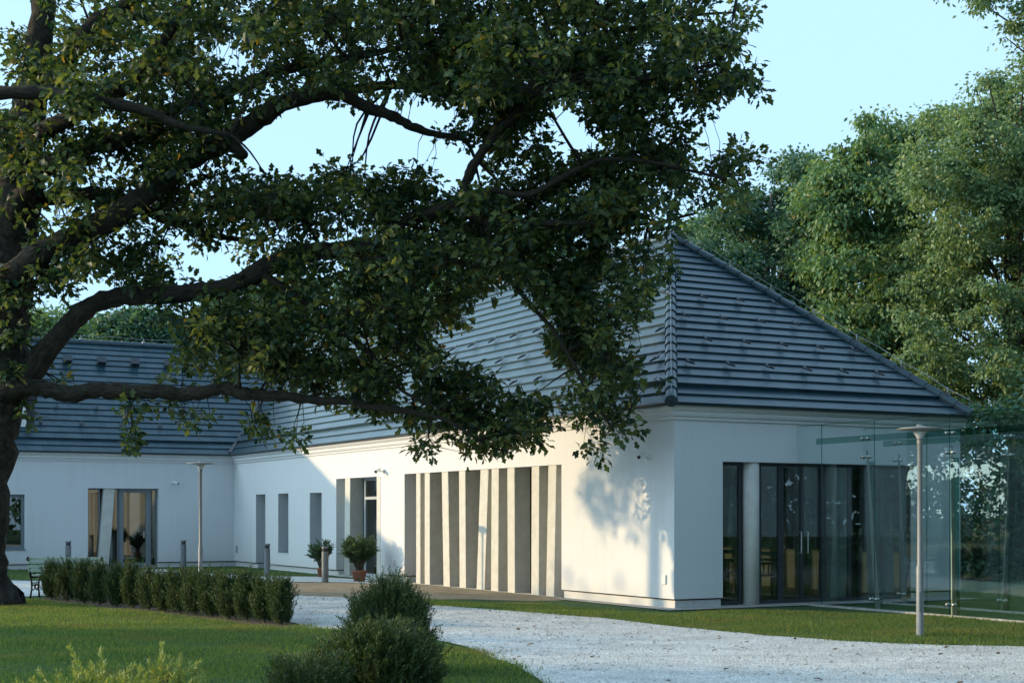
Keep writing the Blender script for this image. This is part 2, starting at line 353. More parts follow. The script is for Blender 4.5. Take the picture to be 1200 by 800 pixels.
def rand_dirs(n): return norm(rng.normal(size=(n, 3)))
st, wd = [0, .22, .38, .6, .76, 1.0], [0, .23, .14, .36, .20, .05]
OAK_V = [(0, t, -.22*t*t) for t in st]+[(w, t, .10*w-.22*t*t+.06) for t, w in zip(st[1:], wd[1:])]+[(-w, t, .10*w-.22*t*t+.06) for t, w in zip(st[1:], wd[1:])]
OAK_F = [(0, 6, 1), (0, 1, 11)]+[f for i in range(1, 5) for f in ((i, 5+i, 6+i, i+1), (i, i+1, 11+i, 10+i))]
DIA_V = [(0, 0, 0), (.28, .45, .06), (0, 1, -.12), (-.28, .45, .06)]; DIA_F = [(0, 1, 2), (0, 2, 3)]
NEE_V = [(0, 0, 0), (.12, .5, .0), (0, 1, -.08), (-.12, .5, .0)]; NEE_F = DIA_F
LAN_V = [(0, 0, 0), (.11, .4, .03), (0, 1, -.15), (-.11, .4, .03)]

# ------------------------------------------------------------------ the ground
def sheet(name, pts, z, mat, sub=None):
    m = MB(); m.quad(*[(p[0], p[1], z) for p in pts]); return structure(m.build(name, mat))
m = MB(); m.quad((-900, -60, 0), (900, -60, 0), (900, 1500, 0), (-900, 1500, 0)); structure(m.build('ground', M['ground']))
PATH_UP = [(-500, 679), (-200, 680), (0, 680), (120, 682), (250, 684), (345, 698), (420, 701), (490, 708), (600, 716), (700, 724), (800, 735), (900, 745), (1000, 752), (1100, 756), (1200, 758), (1500, 760)]
PATH_LO = [(2200, 860), (1200, 905), (900, 880), (700, 845), (640, 800), (600, 779), (555, 761), (510, 750), (430, 741), (352, 735), (343, 729), (250, 713), (150, 704), (50, 698), (0, 700), (-200, 702), (-500, 703)]
def wob(pts, k=4):
    o = []
    for (x0, y0), (x1, y1) in zip(pts, pts[1:]):
        for i in range(k):
            t = i/k; g = G(x0+(x1-x0)*t, y0+(y1-y0)*t); o.append((g.x+random.uniform(-.05, .05), g.y+random.uniform(-.05, .05)))
    g = G(*pts[-1]); o.append((g.x, g.y)); return o
path_poly = wob(PATH_UP)+wob(PATH_LO)
sheet('path', path_poly, .012, M['gravel'])
def local_poly(pts): return [bw(a, b) for a, b in pts]
DIRT = [(446,681.5),(474,682.8),(520,686.3),(560,690.2),(600,694.2),(658,700.3),(668,703),(620,704),(560,702),(490,702.5),(440,700.5),(345,698.8),(310,694),(310,682.5),(345,682),(400,682.8),(446,684.2)]
dirt_poly = wob(DIRT, 3)
sheet('dirt_strip', dirt_poly, .006, M['dirt'])
sheet('pavement', [tuple(G(*p)[:2]) for p in ((446,680.3),(394,677),(372,675.5),(310,675),(230,671.5),(190,666.5),(100,666.5),(60,668),(60,681),(345,681.6),(400,682.4),(446,683.9))], .009, M['pave'])
sheet('drain_strip', [tuple(bw(a, b)[:2]) for a, b in ((-.05, 3.6), (-.05, -.03), (6.99, -.03), (7.0, -.45), (-.42, -.45), (-.40, 3.6))], .015, M['drain'])
def inside(poly, x, y):
    poly = np.asarray(poly); r = np.zeros(len(x), bool); j = len(poly)-1
    for i in range(len(poly)):
        xi, yi, xj, yj = *poly[i], *poly[j]
        c = ((yi > y) != (yj > y)) & (x < (xj-xi)*(y-yi)/(yj-yi+1e-12)+xi); r ^= c; j = i
    return r

# ------------------------------------------------------------------ the building
B = thing('pavilion_building', 'white L-shaped pavilion with a dark slate hipped roof and leaning concrete fins', 'building', (OX, OY, 0), ANG)
def wallgrid(mb, u0, u1, z0, z1, holes, f, t):
    """wall in the (u, z) plane with rectangular holes; f(u, w, z) maps to local space, w runs 0..t into the wall"""
    us = sorted({u0, u1, *[h[0] for h in holes], *[h[1] for h in holes]}); us = [u for u in us if u0 <= u <= u1]
    zs = sorted({z0, z1, *[h[2] for h in holes], *[h[3] for h in holes]}); zs = [z for z in zs if z0 <= z <= z1]
    def solid(i, j):
        if i < 0 or j < 0 or i >= len(us)-1 or j >= len(zs)-1: return False
        u, z = (us[i]+us[i+1])/2, (zs[j]+zs[j+1])/2
        return not any(h[0] < u < h[1] and h[2] < z < h[3] for h in holes)
    for i in range(len(us)-1):
        for j in range(len(zs)-1):
            if not solid(i, j): continue
            a, b, c, d = us[i], us[i+1], zs[j], zs[j+1]
            mb.quad(f(a,0,c), f(b,0,c), f(b,0,d), f(a,0,d)); mb.quad(f(a,t,c), f(a,t,d), f(b,t,d), f(b,t,c))
            if not solid(i-1, j): mb.quad(f(a,0,c), f(a,0,d), f(a,t,d), f(a,t,c))
            if not solid(i+1, j): mb.quad(f(b,0,c), f(b,t,c), f(b,t,d), f(b,0,d))
            if not solid(i, j-1): mb.quad(f(a,0,c), f(a,t,c), f(b,t,c), f(b,0,c))
            if not solid(i, j+1): mb.quad(f(a,0,d), f(b,0,d), f(b,t,d), f(a,t,d))
T = .48
TOP = 3.5
def hA(px0, px1, py0, py1, ground=False):
    b1, b0 = bA(px0), bA(px1); pm = (px0+px1)/2
    return [b0, b1, 0 if ground else zA(pm, py1), zA(pm, py0)]
HA = dict(niche=hA(300, 311, 579, 665, True), win1=hA(326, 338, 578, 647), win2=hA(363, 377, 577, 648),
          entry=hA(394, 446, 567, 678, True), fins=hA(474, 658, 557.5, 697, True))
HA['fins'][3] = 2.68; HA['entry'][3] = 2.66
a0, a1 = aB(847), aB(1074)
HB = dict(front=[a0, a1, 0, 2.63])
def hC(px0, px1, py0, py1, ground=False):
    u0, u1 = aB(px0, LA), aB(px1, LA); pm = (px0+px1)/2
    return [u0, u1, 0 if ground else zB(pm, py1, LA), zB(pm, py0, LA)]
HC = dict(win=hC(4, 29, 579, 643), door=hC(103, 186, 572, 664, True), win3=[-18.2, -16.9, .62, 2.3])
fA = lambda u, w, z: (w, u, z)
fB = lambda u, w, z: (u, w, z)
fC = lambda u, w, z: (u, LA+w, z)
PL = .17
def wallpart(f, u0, u1, holes, t=T):
    m = MB(); wallgrid(m, u0, u1, PL, TOP, holes, f, t); m.build('wall', M['plaster'], B)
    m = MB(); g = lambda u, w, z: f(u, w+.06, z); wallgrid(m, u0 if u0 != 0 else .0601, u1, -.1, PL-.03, holes, g, t-.07); m.build('plinth', M['plaster'], B)
wallpart(fA, 0, LA+T, list(HA.values()))
m = MB(); wallgrid(m, T, WB, PL, TOP, list(HB.values()), fB, T); m.build('wall', M['plaster'], B)
m = MB(); wallgrid(m, T+.0, WB-.06, -.1, PL-.03, list(HB.values()), lambda u, w, z: (u, w+.06, z), T-.07); m.build('plinth', M['plaster'], B)
m = MB(); wallgrid(m, -24, 0, PL, TOP, list(HC.values()), fC, T); m.build('wall', M['plaster'], B)
m = MB(); wallgrid(m, -24, .055, -.1, PL-.03, list(HC.values()), lambda u, w, z: (u, LA+w+.06, z), T-.07); m.build('plinth', M['plaster'], B)
m = MB(); m.box(WB-T, WB-.002, T, 33, -.1, TOP); m.build('wall', M['plaster'], B)
m = MB(); m.box(-24, WB-T, 32.6, 33, -.1, TOP); m.build('wall', M['plaster'], B)
m = MB(); m.box(-24, -23.6, LA+T, 32.6, -.1, TOP); m.build('wall', M['plaster'], B)
# rooms
m = MB(); m.box(T, WB-T, T, 32.6, .0, .03); m.box(-23.6, T, LA+T, 32.6, .0, .03); m.build('floor', M['roomfloor'], B)
m = MB(); m.box(T, WB-T, T, 32.6, 3.2, 3.28); m.box(-23.6, T, LA+T, 32.6, 3.2, 3.28); m.build('ceiling', M['interior'], B)
m = MB(); m.box(WB-T-.03, WB-T-.004, T+.01, 32.5, .03, 3.2); m.box(T+.01, WB-T-.04, 12.2, 12.35, .03, 3.2); m.box(T+.01, WB-T-.04, 17.2, 17.35, .03, 3.2)
m.box(-23.5, WB-T-.04, 29.6, 29.75, .03, 3.2); m.build('inner_wall', M['interior'], B)
m = MB(); m.box(T+.6, T+.7, 2.2, 3.0, .03, 2.7); m.build('room_divider', M['tan'], B)

# cornice: stepped moulding below the eaves
prof = [(0, 3.36), (.035, 3.36), (.035, 3.40), (.07, 3.425), (.085, 3.46), (.085, 3.50), (.13, 3.535), (.155, 3.565), (.155, 3.598), (0, 3.598)]
pl = lambda o: [(WB+min(o, .06), 33), (WB+min(o, .06), -o), (-o, -o), (-o, LA-o), (-24, LA-o)]
m = MB()
for (o1, z1), (o2, z2) in zip(prof, prof[1:]):
    p1, p2 = pl(o1), pl(o2)
    for k in range(4): m.quad((*p1[k], z1), (*p1[k+1], z1), (*p2[k+1], z2), (*p2[k], z2))
m.build('cornice', M['plaster'], B)

# roof -----------------------------------------------------------------
OV, ZE, ZR, BAP, AAP = .22, 3.62, 7.70, 5.12, WB/2
roof = MB(); strip = MB()
CO = .29
def slope(e0, e1, r0, r1, first=2):
    """one roof slope from eave edge e0-e1 to ridge edge r0-r1 (seen from outside, left to right), laid in overlapping courses"""
    e0, e1, r0, r1 = map(Vector, (e0, e1, r0, r1))
    u = (e1-e0).normalized(); n = u.cross(r0-e0).normalized()
    if n.z < 0: n = -n
    vdir = n.cross(u).normalized()
    if vdir.z < 0: vdir = -vdir
    hgt = (r0-e0).dot(vdir); N = int(round(hgt/CO))
    for k in range(N):
        t0, t1 = k/N, min(1, (k+1.12)/N)
        mb = strip if k < first else roof
        lift = .012 if k < first else .055
        lo = lift+.028; hi = lift-.008
        L0, R0 = e0.lerp(r0, t0), e1.lerp(r1, t0); L1, R1 = e0.lerp(r0, t1), e1.lerp(r1, t1)
        uv = lambda p: ((p-e0).dot(u), (p-e0).dot(vdir)/hgt*N*CO)
        k0 = lambda p, row: ((p-e0).dot(u), k*CO+row*CO)
        mb.quad(L0+n*lo, R0+n*lo, R1+n*hi, L1+n*hi, uv=(k0(L0, .02), k0(R0, .02), k0(R1, .98), k0(L1, .98)))
        rz = lo if k == first else .034
        if k == 0: rz = lo+.03
        mb.quad(L0+n*(lo-rz), R0+n*(lo-rz), R0+n*lo, L0+n*lo, uv=(k0(L0, .1), k0(R0, .1), k0(R0, .15), k0(L0, .15)))
JB = LA+3.6
slope((-OV, LA-OV, ZE), (-OV, -OV, ZE), (AAP, JB+.3, ZR), (AAP, BAP, ZR))                    # long slope
slope((-OV, -OV, ZE), (WB+.06, -OV, ZE), (AAP, BAP, ZR), (AAP+.001, BAP, ZR))                # front hip
slope((WB+.06, -OV, ZE), (WB+.06, 34, ZE), (AAP, BAP, ZR), (AAP, 34, ZR))                     # hidden long slope
ZW = 7.40
slope((-24, LA-OV, ZE), (-OV, LA-OV, ZE), (-24, JB, ZW), (AAP-.25, JB, ZW))                 # wing slope
slope((WB, 33.2, ZE), (-24, 33.2, ZE), (WB, JB, ZW), (-24, JB, ZW))
RO = roof.build('roof', M['slate'], B)
strip.build('eave_strip', M['slate'], RO)
m = MB()
o = .19
q = pl(o)
q2 = pl(OV)
for k in range(4): m.quad((*q[k], 3.6), (*q[k+1], 3.6), (*q2[k+1], 3.618), (*q2[k], 3.618))
for k in range(4): m.quad((*q2[k], 3.60), (*q2[k+1], 3.60), (*q2[k+1], 3.64), (*q2[k], 3.64))
m.build('eave_edge', M['darkframe'], RO)
def caps(p0, p1, r, step, name):
    p0, p1 = Vector(p0), Vector(p1); L = (p1-p0).length; N = int(L/step); d = (p1-p0)/L; m = MB()
    for k in range(N+1):
        a = p0+d*(k*step-.04); b = p0+d*min(L, (k+1)*step)
        m.tube([a, a+d*.05, b], [r*1.12, r*1.12, r*.9], 12)
    m.build(name, M['slate'], RO, smooth=False)
hl = .085
caps((-OV+.02, -OV+.02, ZE+.06), (AAP, BAP, ZR+hl), .105, .36, 'hip_tiles')
caps((WB+.04, -OV+.02, ZE+.06), (AAP, BAP, ZR+hl), .105, .36, 'hip_tiles')
caps((AAP, BAP, ZR+hl), (AAP, 33, ZR+hl), .105, .36, 'ridge_tiles')
caps((-24, JB, ZW+hl), (AAP-.4, JB, ZW+hl), .10, .36, 'ridge_tiles')
m = MB()                                                            # lead valley between the two slopes
va, vb = Vector((-OV, LA-OV, ZE+.1)), Vector((AAP-.3, JB, ZW+.1)); vd = (vb-va).normalized()
m.obox((va+vb)/2, (vb-va)/2, Vector((vd.y, -vd.x, 0)).normalized()*.07, (0, 0, .02)); m.build('valley_strip', M['darkframe'], RO)
def wire(p0, p1, name, lift, N):
    p0, p1 = Vector(p0), Vector(p1); m = MB(); up = Vector((0, 0, lift))
    pts = []
    for k in range(N*2+1):
        t = k/(N*2); pts.append(p0.lerp(p1, t)+up*(1 if k % 2 == 0 else .86))
    m.tube(pts, .007, 5)
    w = m.build('lightning_wire', M['steel'], RO)
    for k in range(N):
        p = p0.lerp(p1, (k+.5)/N); h = MB(); h.tube([p+Vector((0, 0, .05)), p+up], .009, 5); h.obox(p+Vector((0, 0, .10)), (.05, 0, 0), (0, .05, 0), (0, 0, .03)); h.build('wire_holder', M['steel'], RO)
wire((WB+.06, -OV, ZE+.08), (AAP, BAP, ZR+hl), 'w', .24, 7)
wire((AAP, BAP, ZR+hl), (AAP, 27, ZR+hl), 'w', .24, 12)
wire((-20, JB, ZW+hl), (-1, JB, ZW+hl), 'w', .24, 9)
m = MB(); p0 = Vector((-OV+.02, -OV+.02, ZE+.2)); p1 = Vector((AAP, BAP, ZR+hl+.13)); m.tube([p0, p1], .006, 5); m.build('lightning_wire', M['steel'], RO)
m = MB(); m.tube([(AAP, 15.5, ZR), (AAP, 15.5, ZR+1.3)], .012, 6); m.build('lightning_rod', M['steel'], RO)
# snow hooks: small bent V-shaped bars sitting on the courses
hook = MB(); hook.tube([(-.065, .03, 0), (0, -.15, .06), (.065, .03, 0)], .016, 5); hook.obox((0, .06, .005), (.03, 0, 0), (0, .08, 0), (0, 0, .004))
HK = None
def put_hook(pos, u, v, n):
    global HK
    if HK is None: HK = hook.build('snow_hook', M['darkframe'], RO); o = HK
    else: o = HK.copy(); COL.objects.link(o); o.parent = RO
    o.matrix_local = Matrix((( u.x, v.x, n.x, pos.x), (u.y, v.y, n.y, pos.y), (u.z, v.z, n.z, pos.z), (0, 0, 0, 1)))
def hooks(e0, e1, r0, rows, usel):
    e0, e1, r0 = map(Vector, (e0, e1, r0)); u = (e1-e0).normalized(); n = u.cross(r0-e0).normalized(); n = n if n.z > 0 else -n; v = n.cross(u); v = v if v.z > 0 else -v
    for i, row in enumerate(rows):
        for uu in usel(i): put_hook(e0+u*uu+v*row+n*.125, u, v, n)
hooks((-OV, -OV, ZE), (WB+.06, -OV, ZE), (-OV+.0, BAP, ZR), (1.25, 2.15, 3.05, 3.9), lambda i: [x for x in np.arange(1.05+.0*i, 7.2, .92) if x-i*.06 > .7+.5*(1.25+.9*i)*.55 and x < 7.3-.5*(1.25+.9*i)*1.3])
hooks((-OV, LA-OV, ZE), (-OV, -OV, ZE), (AAP, LA-OV, ZR), (1.2, 2.1, 3.0), lambda i: [x+.4*(i % 2) for x in np.arange(11.5, 24.2-.9*i, 1.1)])
hooks((-24, LA-OV, ZE), (-OV, LA-OV, ZE), (-24, JB, ZW), (1.2, 2.0, 2.8), lambda i: [x+.6*(i % 2) for x in np.arange(14.2, 22.5, 1.25)])
# roof vents of the wing
vdir = Vector((0, JB-LA+OV, ZW-ZE)).normalized()
for px in (77, 117, 156, 195, 232):
    a = aB(px, LA+3.0); c = Vector((a, LA-OV, ZE))+vdir*4.35+Vector((0, -vdir.z, vdir.y))*.16
    m = MB(); m.obox(c, (.13, 0, 0), vdir*.12, Vector((0, -vdir.z, vdir.y))*.07); m.obox(c-vdir*.02+Vector((0, -vdir.z, vdir.y))*.09, (.15, 0, 0), vdir*.15, Vector((0, -vdir.z, vdir.y))*.02)
    m.build('roof_vent', M['darkframe'], RO, bevel=.01)
# dormer at the left end of the wing
da = aB(38, LA+.8)
dm = MB(); dm.box(da-1.6, da, LA+.45, LA+2.4, 3.75+.45, 5.25); DO = dm.build('dormer', M['darkframe'], RO)
m = MB(); m.box(da-1.7, da+.06, LA+.36, LA+3.2, 5.25, 5.33); m.build('dormer_roof', M['slate'], DO)
m = MB(); m.box(da-1.35, da-.25, LA+.43, LA+.447, 4.4, 5.1); m.build('dormer_window', M['white'], DO)

# windows and doors ------------------------------------------------------
def glazed(name, f, u0, u1, z0, z1, w, fw, mat=M['frame'], bars=(), hbars=(), fd=.06, glass=M['glass']):
    m = MB()
    bx = lambda a, b, c, d, e=0: m.box(*sum([list(sorted((f(a, w-e, c)[i], f(b, w+fd+e, d)[i]))) for i in range(3)], []))
    bx(u0, u0+fw, z0, z1); bx(u1-fw, u1, z0, z1); bx(u0+fw, u1-fw, z0, z0+fw); bx(u0+fw, u1-fw, z1-fw, z1)
    for b in bars: bx(b-fw/2, b+fw/2, z0+fw, z1-fw, .003)
    for h in hbars: bx(u0+fw, u1-fw, h-fw/2, h+fw/2, .006)
    o = m.build(name, mat, B)
    g = MB(); g.quad(f(u0+fw, w+fd/2, z0+fw), f(u1-fw, w+fd/2, z0+fw), f(u1-fw, w+fd/2, z1-fw), f(u0+fw, w+fd/2, z1-fw)); g.build('pane', glass, o)
    return o
def sill(f, u0, u1, z, w0, w1, mat=M['frame'], par=None):
    m = MB(); m.box(*sum([list(sorted((f(u0, w0, z-.03)[i], f(u1, w1, z+.003)[i]))) for i in range(3)], [])); return m.build('sill', mat, par or B)
def fin(f, u0, u1, w0, w1, z0, z1, lean, mat=M['fin'], taper=0):
    m = MB(); q = []
    for z, s in ((z0, -.5), (z1, .5)):
        q.append([f(u0+lean*s+taper*s, w0, z), f(u1+lean*s-taper*s, w0, z), f(u1+lean*s-taper*s, w1, z), f(u0+lean*s+taper*s, w1, z)])
    m.v = q[0]+q[1]; m.f = [(0,1,2,3),(4,7,6,5),(0,4,5,1),(1,5,6,2),(2,6,7,3),(3,7,4,0)]; m.uv = [None]*6
    return m.build('concrete_fin', mat, B, bevel=.012)
h = HA['niche']; glazed('door', fA, h[0]+.002, h[1]-.002, .03, h[3]-.002, .36, .07)
for k in ('win1', 'win2'):
    h = HA[k]; w = glazed('window', fA, h[0]+.002, h[1]-.002, h[2]+.002, h[3]-.002, .36, .06)
    sill(fA, h[0]+.002, h[1]-.002, h[2]+.03, -.02, .36, par=w)
# entrance
h = HA['entry']
b_ = lambda p: bA(p)
m = MB(); m.box(.0, T+.05, h[0]+.002, h[1]-.002, -.05, .035); m.build('threshold', M['pave'], B)
dl, dr = h[0]+.25, h[1]-.55
D = glazed('door', fA, dl, dr-.62, .037, h[3]-.002, .34, .075, M['lightframe'], (), (2.12,))
m = MB(); m.box(.30, .345, dl+.12, dl+.15, .95, 1.25); m.tube([(.31, dl+.2, 1.05), (.27, dl+.2, 1.05), (.27, dl+.34, 1.05)], .012, 6); m.build('handle', M['steel'], D)
m = MB(); m.box(.365, .369, dl+.55, dl+.86, 1.25, 1.55); m.build('notice_sheet', M['white'], D)
glazed('side_light', fA, dr-.61, dr, .037, h[3]-.002, .36, .06, M['frame'])
fin(fA, h[1]-.95, h[1]-.58, .01, .46, .036, h[3]-.002, -.06)
fin(fA, h[0]+.0, h[0]+.24, -.01, .44, .036, h[3]-.002, .0)
fin(fA, h[1]-.50, h[1]-.03, .40, .46, .036, h[3]-.002, .0)
# the row of fins in the long face
h = HA['fins']
FB = [(487, 492, 0), (497, 503, .0), (518, 525.5, .10), (537.5, 545, .03), (560, 569.5, -.20), (575, 583.5, -.03), (594, 602.5, .02), (622, 631, -.02), (640.5, 650, -.10)]
for p0, p1, ln in FB:
    fin(fA, bA(p1), bA(p0), .012, .40, -.05, h[3]-.002, ln)
gb = sorted([h[0]+.6, h[0]+1.9, h[0]+3.3, h[0]+4.6, h[0]+5.9])
glazed('window_wall', fA, h[0]+.002, h[1]-.002, .03, h[3]-.002, .415, .05, M['darkframe'], gb, (), .045)
m = MB(); m.box(.0, .41, h[0]+.003, h[1]-.003, -.06, .012); m.build('threshold', M['concrete'], B)
# front glazing in the short face
h = HB['front']
cl0, cl1 = aB(875.5), aB(895.5)
glazed('window_wall', fB, h[0]+.002, cl0-.002, .03, h[3]-.002, .16, .06, M['darkframe'])
m = MB(); m.lathe([(.155, -.02), (.155, h[3]-.004)], 28, ((cl0+cl1)/2+.02, .17, 0)); m.build('column', M['fin'], B, True)
d1, d2 = aB(922), aB(972)
glazed('window_wall', fB, cl1+.002, d1-.002, .03, h[3]-.002, .16, .06, M['darkframe'])
D = glazed('door', fB, d1, d2, .03, h[3]-.002, .165, .06, M['darkframe'], ((d1+d2)/2,), ())
for s in (-1, 1):
    m = MB(); x = (d1+d2)/2+s*.08; m.tube([(x, .165, .95), (x, .10, .95), (x, .10, 1.35), (x, .165, 1.35)], .012, 6); m.build('handle', M['steel'], D)
glazed('window_wall', fB, d2+.002, h[1]-.002, .03, h[3]-.002, .16, .06, M['darkframe'], (aB(1003), aB(1040)), ())
fin(fB, aB(985), aB(1004), .23, .60, .03, h[3]-.003, .12); fin(fB, aB(1040), aB(1056), .23, .60, .03, h[3]-.003, -.10)
m = MB(); m.box(h[0]+.003, h[1]-.003, .0, T+.05, -.06, .02); m.build('threshold', M['concrete'], B)
# wing: window, door with its leaning fin
h = HC['win']; w = glazed('window', fC, h[0]+.002, h[1]-.002, h[2]+.002, h[3]-.002, .10, .09); sill(fC, h[0]-.03, h[1]+.03, h[2]+.0, -.035, .10, par=w)
h = HC['win3']; w = glazed('window', fC, h[0]+.002, h[1]-.002, h[2]+.002, h[3]-.002, .10, .09); sill(fC, h[0]-.03, h[1]+.03, h[2]+.0, -.035, .10, par=w)
h = HC['door']; u = lambda p: aB(p, LA)
glazed('side_light', fC, h[0]+.002, u(119), .03, h[3]-.002, .20, .05)
fin(fC, u(118.5), u(131.5), .05, .30, -.03, h[3]-.002, .20)
glazed('side_light', fC, u(131), u(141)-.002, .03, h[3]-.002, .20, .05)
D = glazed('door', fC, u(141), u(177), .03, h[3]-.002, .14, .13, hbars=())
m = MB(); x = u(170); m.tube([(x, LA+.14, 1.05), (x, LA+.08, 1.05), (x-.13, LA+.08, 1.05)], .013, 6); m.obox((x, LA+.135, 1.05), (.025, 0, 0), (0, .006, 0), (0, 0, .11)); m.build('handle', M['steel'], D)
glazed('side_light', fC, u(177)+.002, h[1]-.002, .03, h[3]-.002, .18, .05)
m = MB(); m.box(h[0]+.003, h[1]-.003, LA, LA+T, -.06, .022); m.build('threshold', M['concrete'], B)
# small wall fittings
m = MB(); m.box(-.012, .002, bA(277.5)-.07, bA(277.5)+.07, .45, .68); m.build('wall_vent', M['frame'], B)
m = MB(); m.box(-.03, .002, bA(779)-.06, bA(779)+.06, zA(779, 684), zA(779, 673)); m.build('socket_box', M['white'], B, bevel=.008)
m = MB(); m.box(-.03, .002, bA(462)-.05, bA(462)+.05, zA(462, 661), zA(462, 655)); m.build('socket_box', M['white'], B, bevel=.008)

# ------------------------------------------------------------------ security cameras
def sec_cam(loc, rz, label):
    t = thing('security_camera', label, 'camera', loc, rz, 'security cameras on the white walls')
    m = MB(); m.lathe([(.05, 0), (.05, .02), (.03, .025)], 14); o = m.build('mount', M['white'], t, True); o.rotation_euler = (R(90), 0, 0)
    m = MB(); m.tube([(0, -.02, 0), (0, -.10, -.01), (0, -.14, .01)], .016, 8); m.build('bracket', M['white'], t, True)
    m = MB(); d = Vector((.55, -.75, -.3)).normalized(); c = Vector((0, -.15, .03))
    m.tube([c-d*.08, c-d*.07, c+d*.12, c+d*.15], [.03, .042, .042, .046], 12); m.build('camera_body', M['white'], t)
    m = MB(); m.tube([c+d*.151, c+d*.155], .034, 12); m.build('lens', M['black'], t)
    return t
def on(f, u, w, z): p = f(u, w, z); return bw(*p)
sec_cam(on(fC, aB(203, LA), -.002, zB(203, 566, LA)), ANG, 'white security camera on the shaded wing wall, between the glazed door and the corner')
sec_cam(on(fA, bA(450), -.002, zA(450, 552)), ANG-R(90), 'white security camera high on the long wall, between the entrance and the concrete fins')
sec_cam(on(fA, bA(760), -.002, zA(760, 535)), ANG-R(90), 'white security camera on the sunlit wall beside the leaf shadow at the outer corner')
sec_cam(on(fB, aB(1106), -.002, zB(1106, 549)), ANG, 'white security camera on the shaded front wall behind the glass screen')

# ------------------------------------------------------------------ glass screens in front of the short face
def screen(label, a, panes, posts, ztop, group):
    """glass wall standing square to the short face at distance a along it; runs towards the viewer"""
    loc = bw(a, 0); t = thing('glass_screen', label, 'glass screen', loc, ANG, group)
    for s0, s1 in panes:
        m = MB(); m.box(-.008, .008, -s1+.006, -s0-.006, .03, ztop); m.build('glass_pane', M['screen'], t)
        e = MB(); e.box(-.0095, .0095, -s1+.006, -s0-.006, ztop, ztop+.012); e.box(-.0095, .0095, -s1+.0035, -s1+.006, .03, ztop); e.build('glass_edge', M['glassedge'], t)
    m = MB(); m.box(.012, .03, -panes[-1][1], -.55, 2.95, 3.06); m.build('glass_beam', M['glassedge'], t)
    m = MB(); m.box(-.04, .04, -panes[-1][1], -.05, -.05, .035); m.build('base_channel', M['drain'], t)
    for s, ln in posts:
        m = MB(); z0, z1 = .03, 2.80
        q = [(.02, -s-.05, z0), (.13, -s-.05, z0), (.13, -s-.03, z0), (.02, -s-.03, z0), (.02, -s-.05+ln, z1), (.05, -s-.05+ln, z1), (.05, -s-.035+ln, z1), (.02, -s-.035+ln, z1)]
        m.v = q; m.f = [(0,3,2,1),(4,5,6,7),(0,1,5,4),(1,2,6,5),(2,3,7,6),(3,0,4,7)]; m.uv = [None]*6
        m.build('post', M['steel'], t)
        m = MB(); m.box(.03, .20, -s-.046, -s-.034, .03, 2.6, 0, ln); m.build('glass_fin', M['glassedge'], t)
        for z in (.20, 2.68, 3.0):
            for d in (-.07, .07):
                y = -s-.04+ln*(z/2.8)+d
                m = MB(); m.tube([(-.035, y, z), (-.025, y, z), (.04, y, z)], [.022, .03, .03], 12); m.tube([(.035, y, z), (.035, -s-.04+ln*(z/2.8), z)], .011, 6); m.build('glass_fitting', M['steel'], t, True)
    return t
AG = aB(933)
screen('tall frameless glass screen running out from the front wall, behind the disc lamp post', AG, [(.02, .72), (.72, 2.1), (2.1, 3.86), (3.86, 5.6), (5.6, 7.4), (7.4, 9.2)], [(2.05, .22), (3.84, .02), (5.6, .1), (7.4, .1)], 3.3, 'glass screens')
screen('second frameless glass screen, seen through the first one and nearer the far building corner', AG+1.62, [(.02, 1.7), (1.7, 3.4), (3.4, 5.2), (5.2, 7.0), (7.0, 8.8)], [(1.0, .1), (3.4, -.15), (5.2, .1), (7.0, .1)], 3.3, 'glass screens')

# ------------------------------------------------------------------ furniture in the front room, seen through the glass
def chair():
    t = thing('dining_chair', '', 'chair', (0, 0, 0), 0, 'wooden chairs inside the front room')
    m = MB(); m.box(-.21, .21, -.2, .2, .43, .46); m.build('seat', M['wood'], t, bevel=.008)
    for x in (-.19, .19):
        for y in (-.18, .18):
            m = MB(); m.box(x-.018, x+.018, y-.018, y+.018, 0, .43); m.build('leg', M['wood'], t)
    m = MB()
    for x in (-.19, .19): m.box(x-.018, x+.018, .165, .2, .46, .92, 0, .05)
    m.box(-.17, .17, .2, .22, .84, .92); m.box(-.17, .17, .19, .21, .66, .71)
    for x in (-.1, 0, .1): m.box(x-.012, x+.012, .18, .195, .46, .66, 0, .012)
    m.build('backrest', M['wood'], t); return t
CH = None
spots = [(2.0, 1.5, 0.2, 'dark wooden chair inside the front glass, left of the pale concrete column'), (3.3, 1.6, 2.8, 'dark wooden chair inside the glazed double door, nearest the glass'),
         (3.6, 2.9, .4, 'dark wooden chair deeper in the front room, beyond the table behind the door'), (2.3, 2.9, 3.4, 'dark wooden chair deeper in the front room, behind the left glazing')]
for a, b, r, lab in spots:
    p = bw(a, b, .03)
    if CH is None: CH = chair(); CH.location = p; CH.rotation_euler = (0, 0, ANG+r); CH['label'] = lab
    else: dup(CH, p, ANG+r, lab)
def table(a, b, lab):
    t = thing('dining_table', lab, 'table', bw(a, b, .03), ANG, 'tables inside the front room')
    m = MB(); m.box(-.45, .45, -.4, .4, .72, .75); m.build('table_top', M['wood'], t, bevel=.008)
    for x in (-.38, .38):
        for y in (-.33, .33):
            m = MB(); m.box(x-.03, x+.03, y-.03, y+.03, 0, .72); m.build('leg', M['wood'], t)
table(2.1, 2.2, 'dark wooden table inside the left front glazing, between two chairs'); table(3.5, 2.25, 'dark wooden table inside the glazed double door, between two chairs')

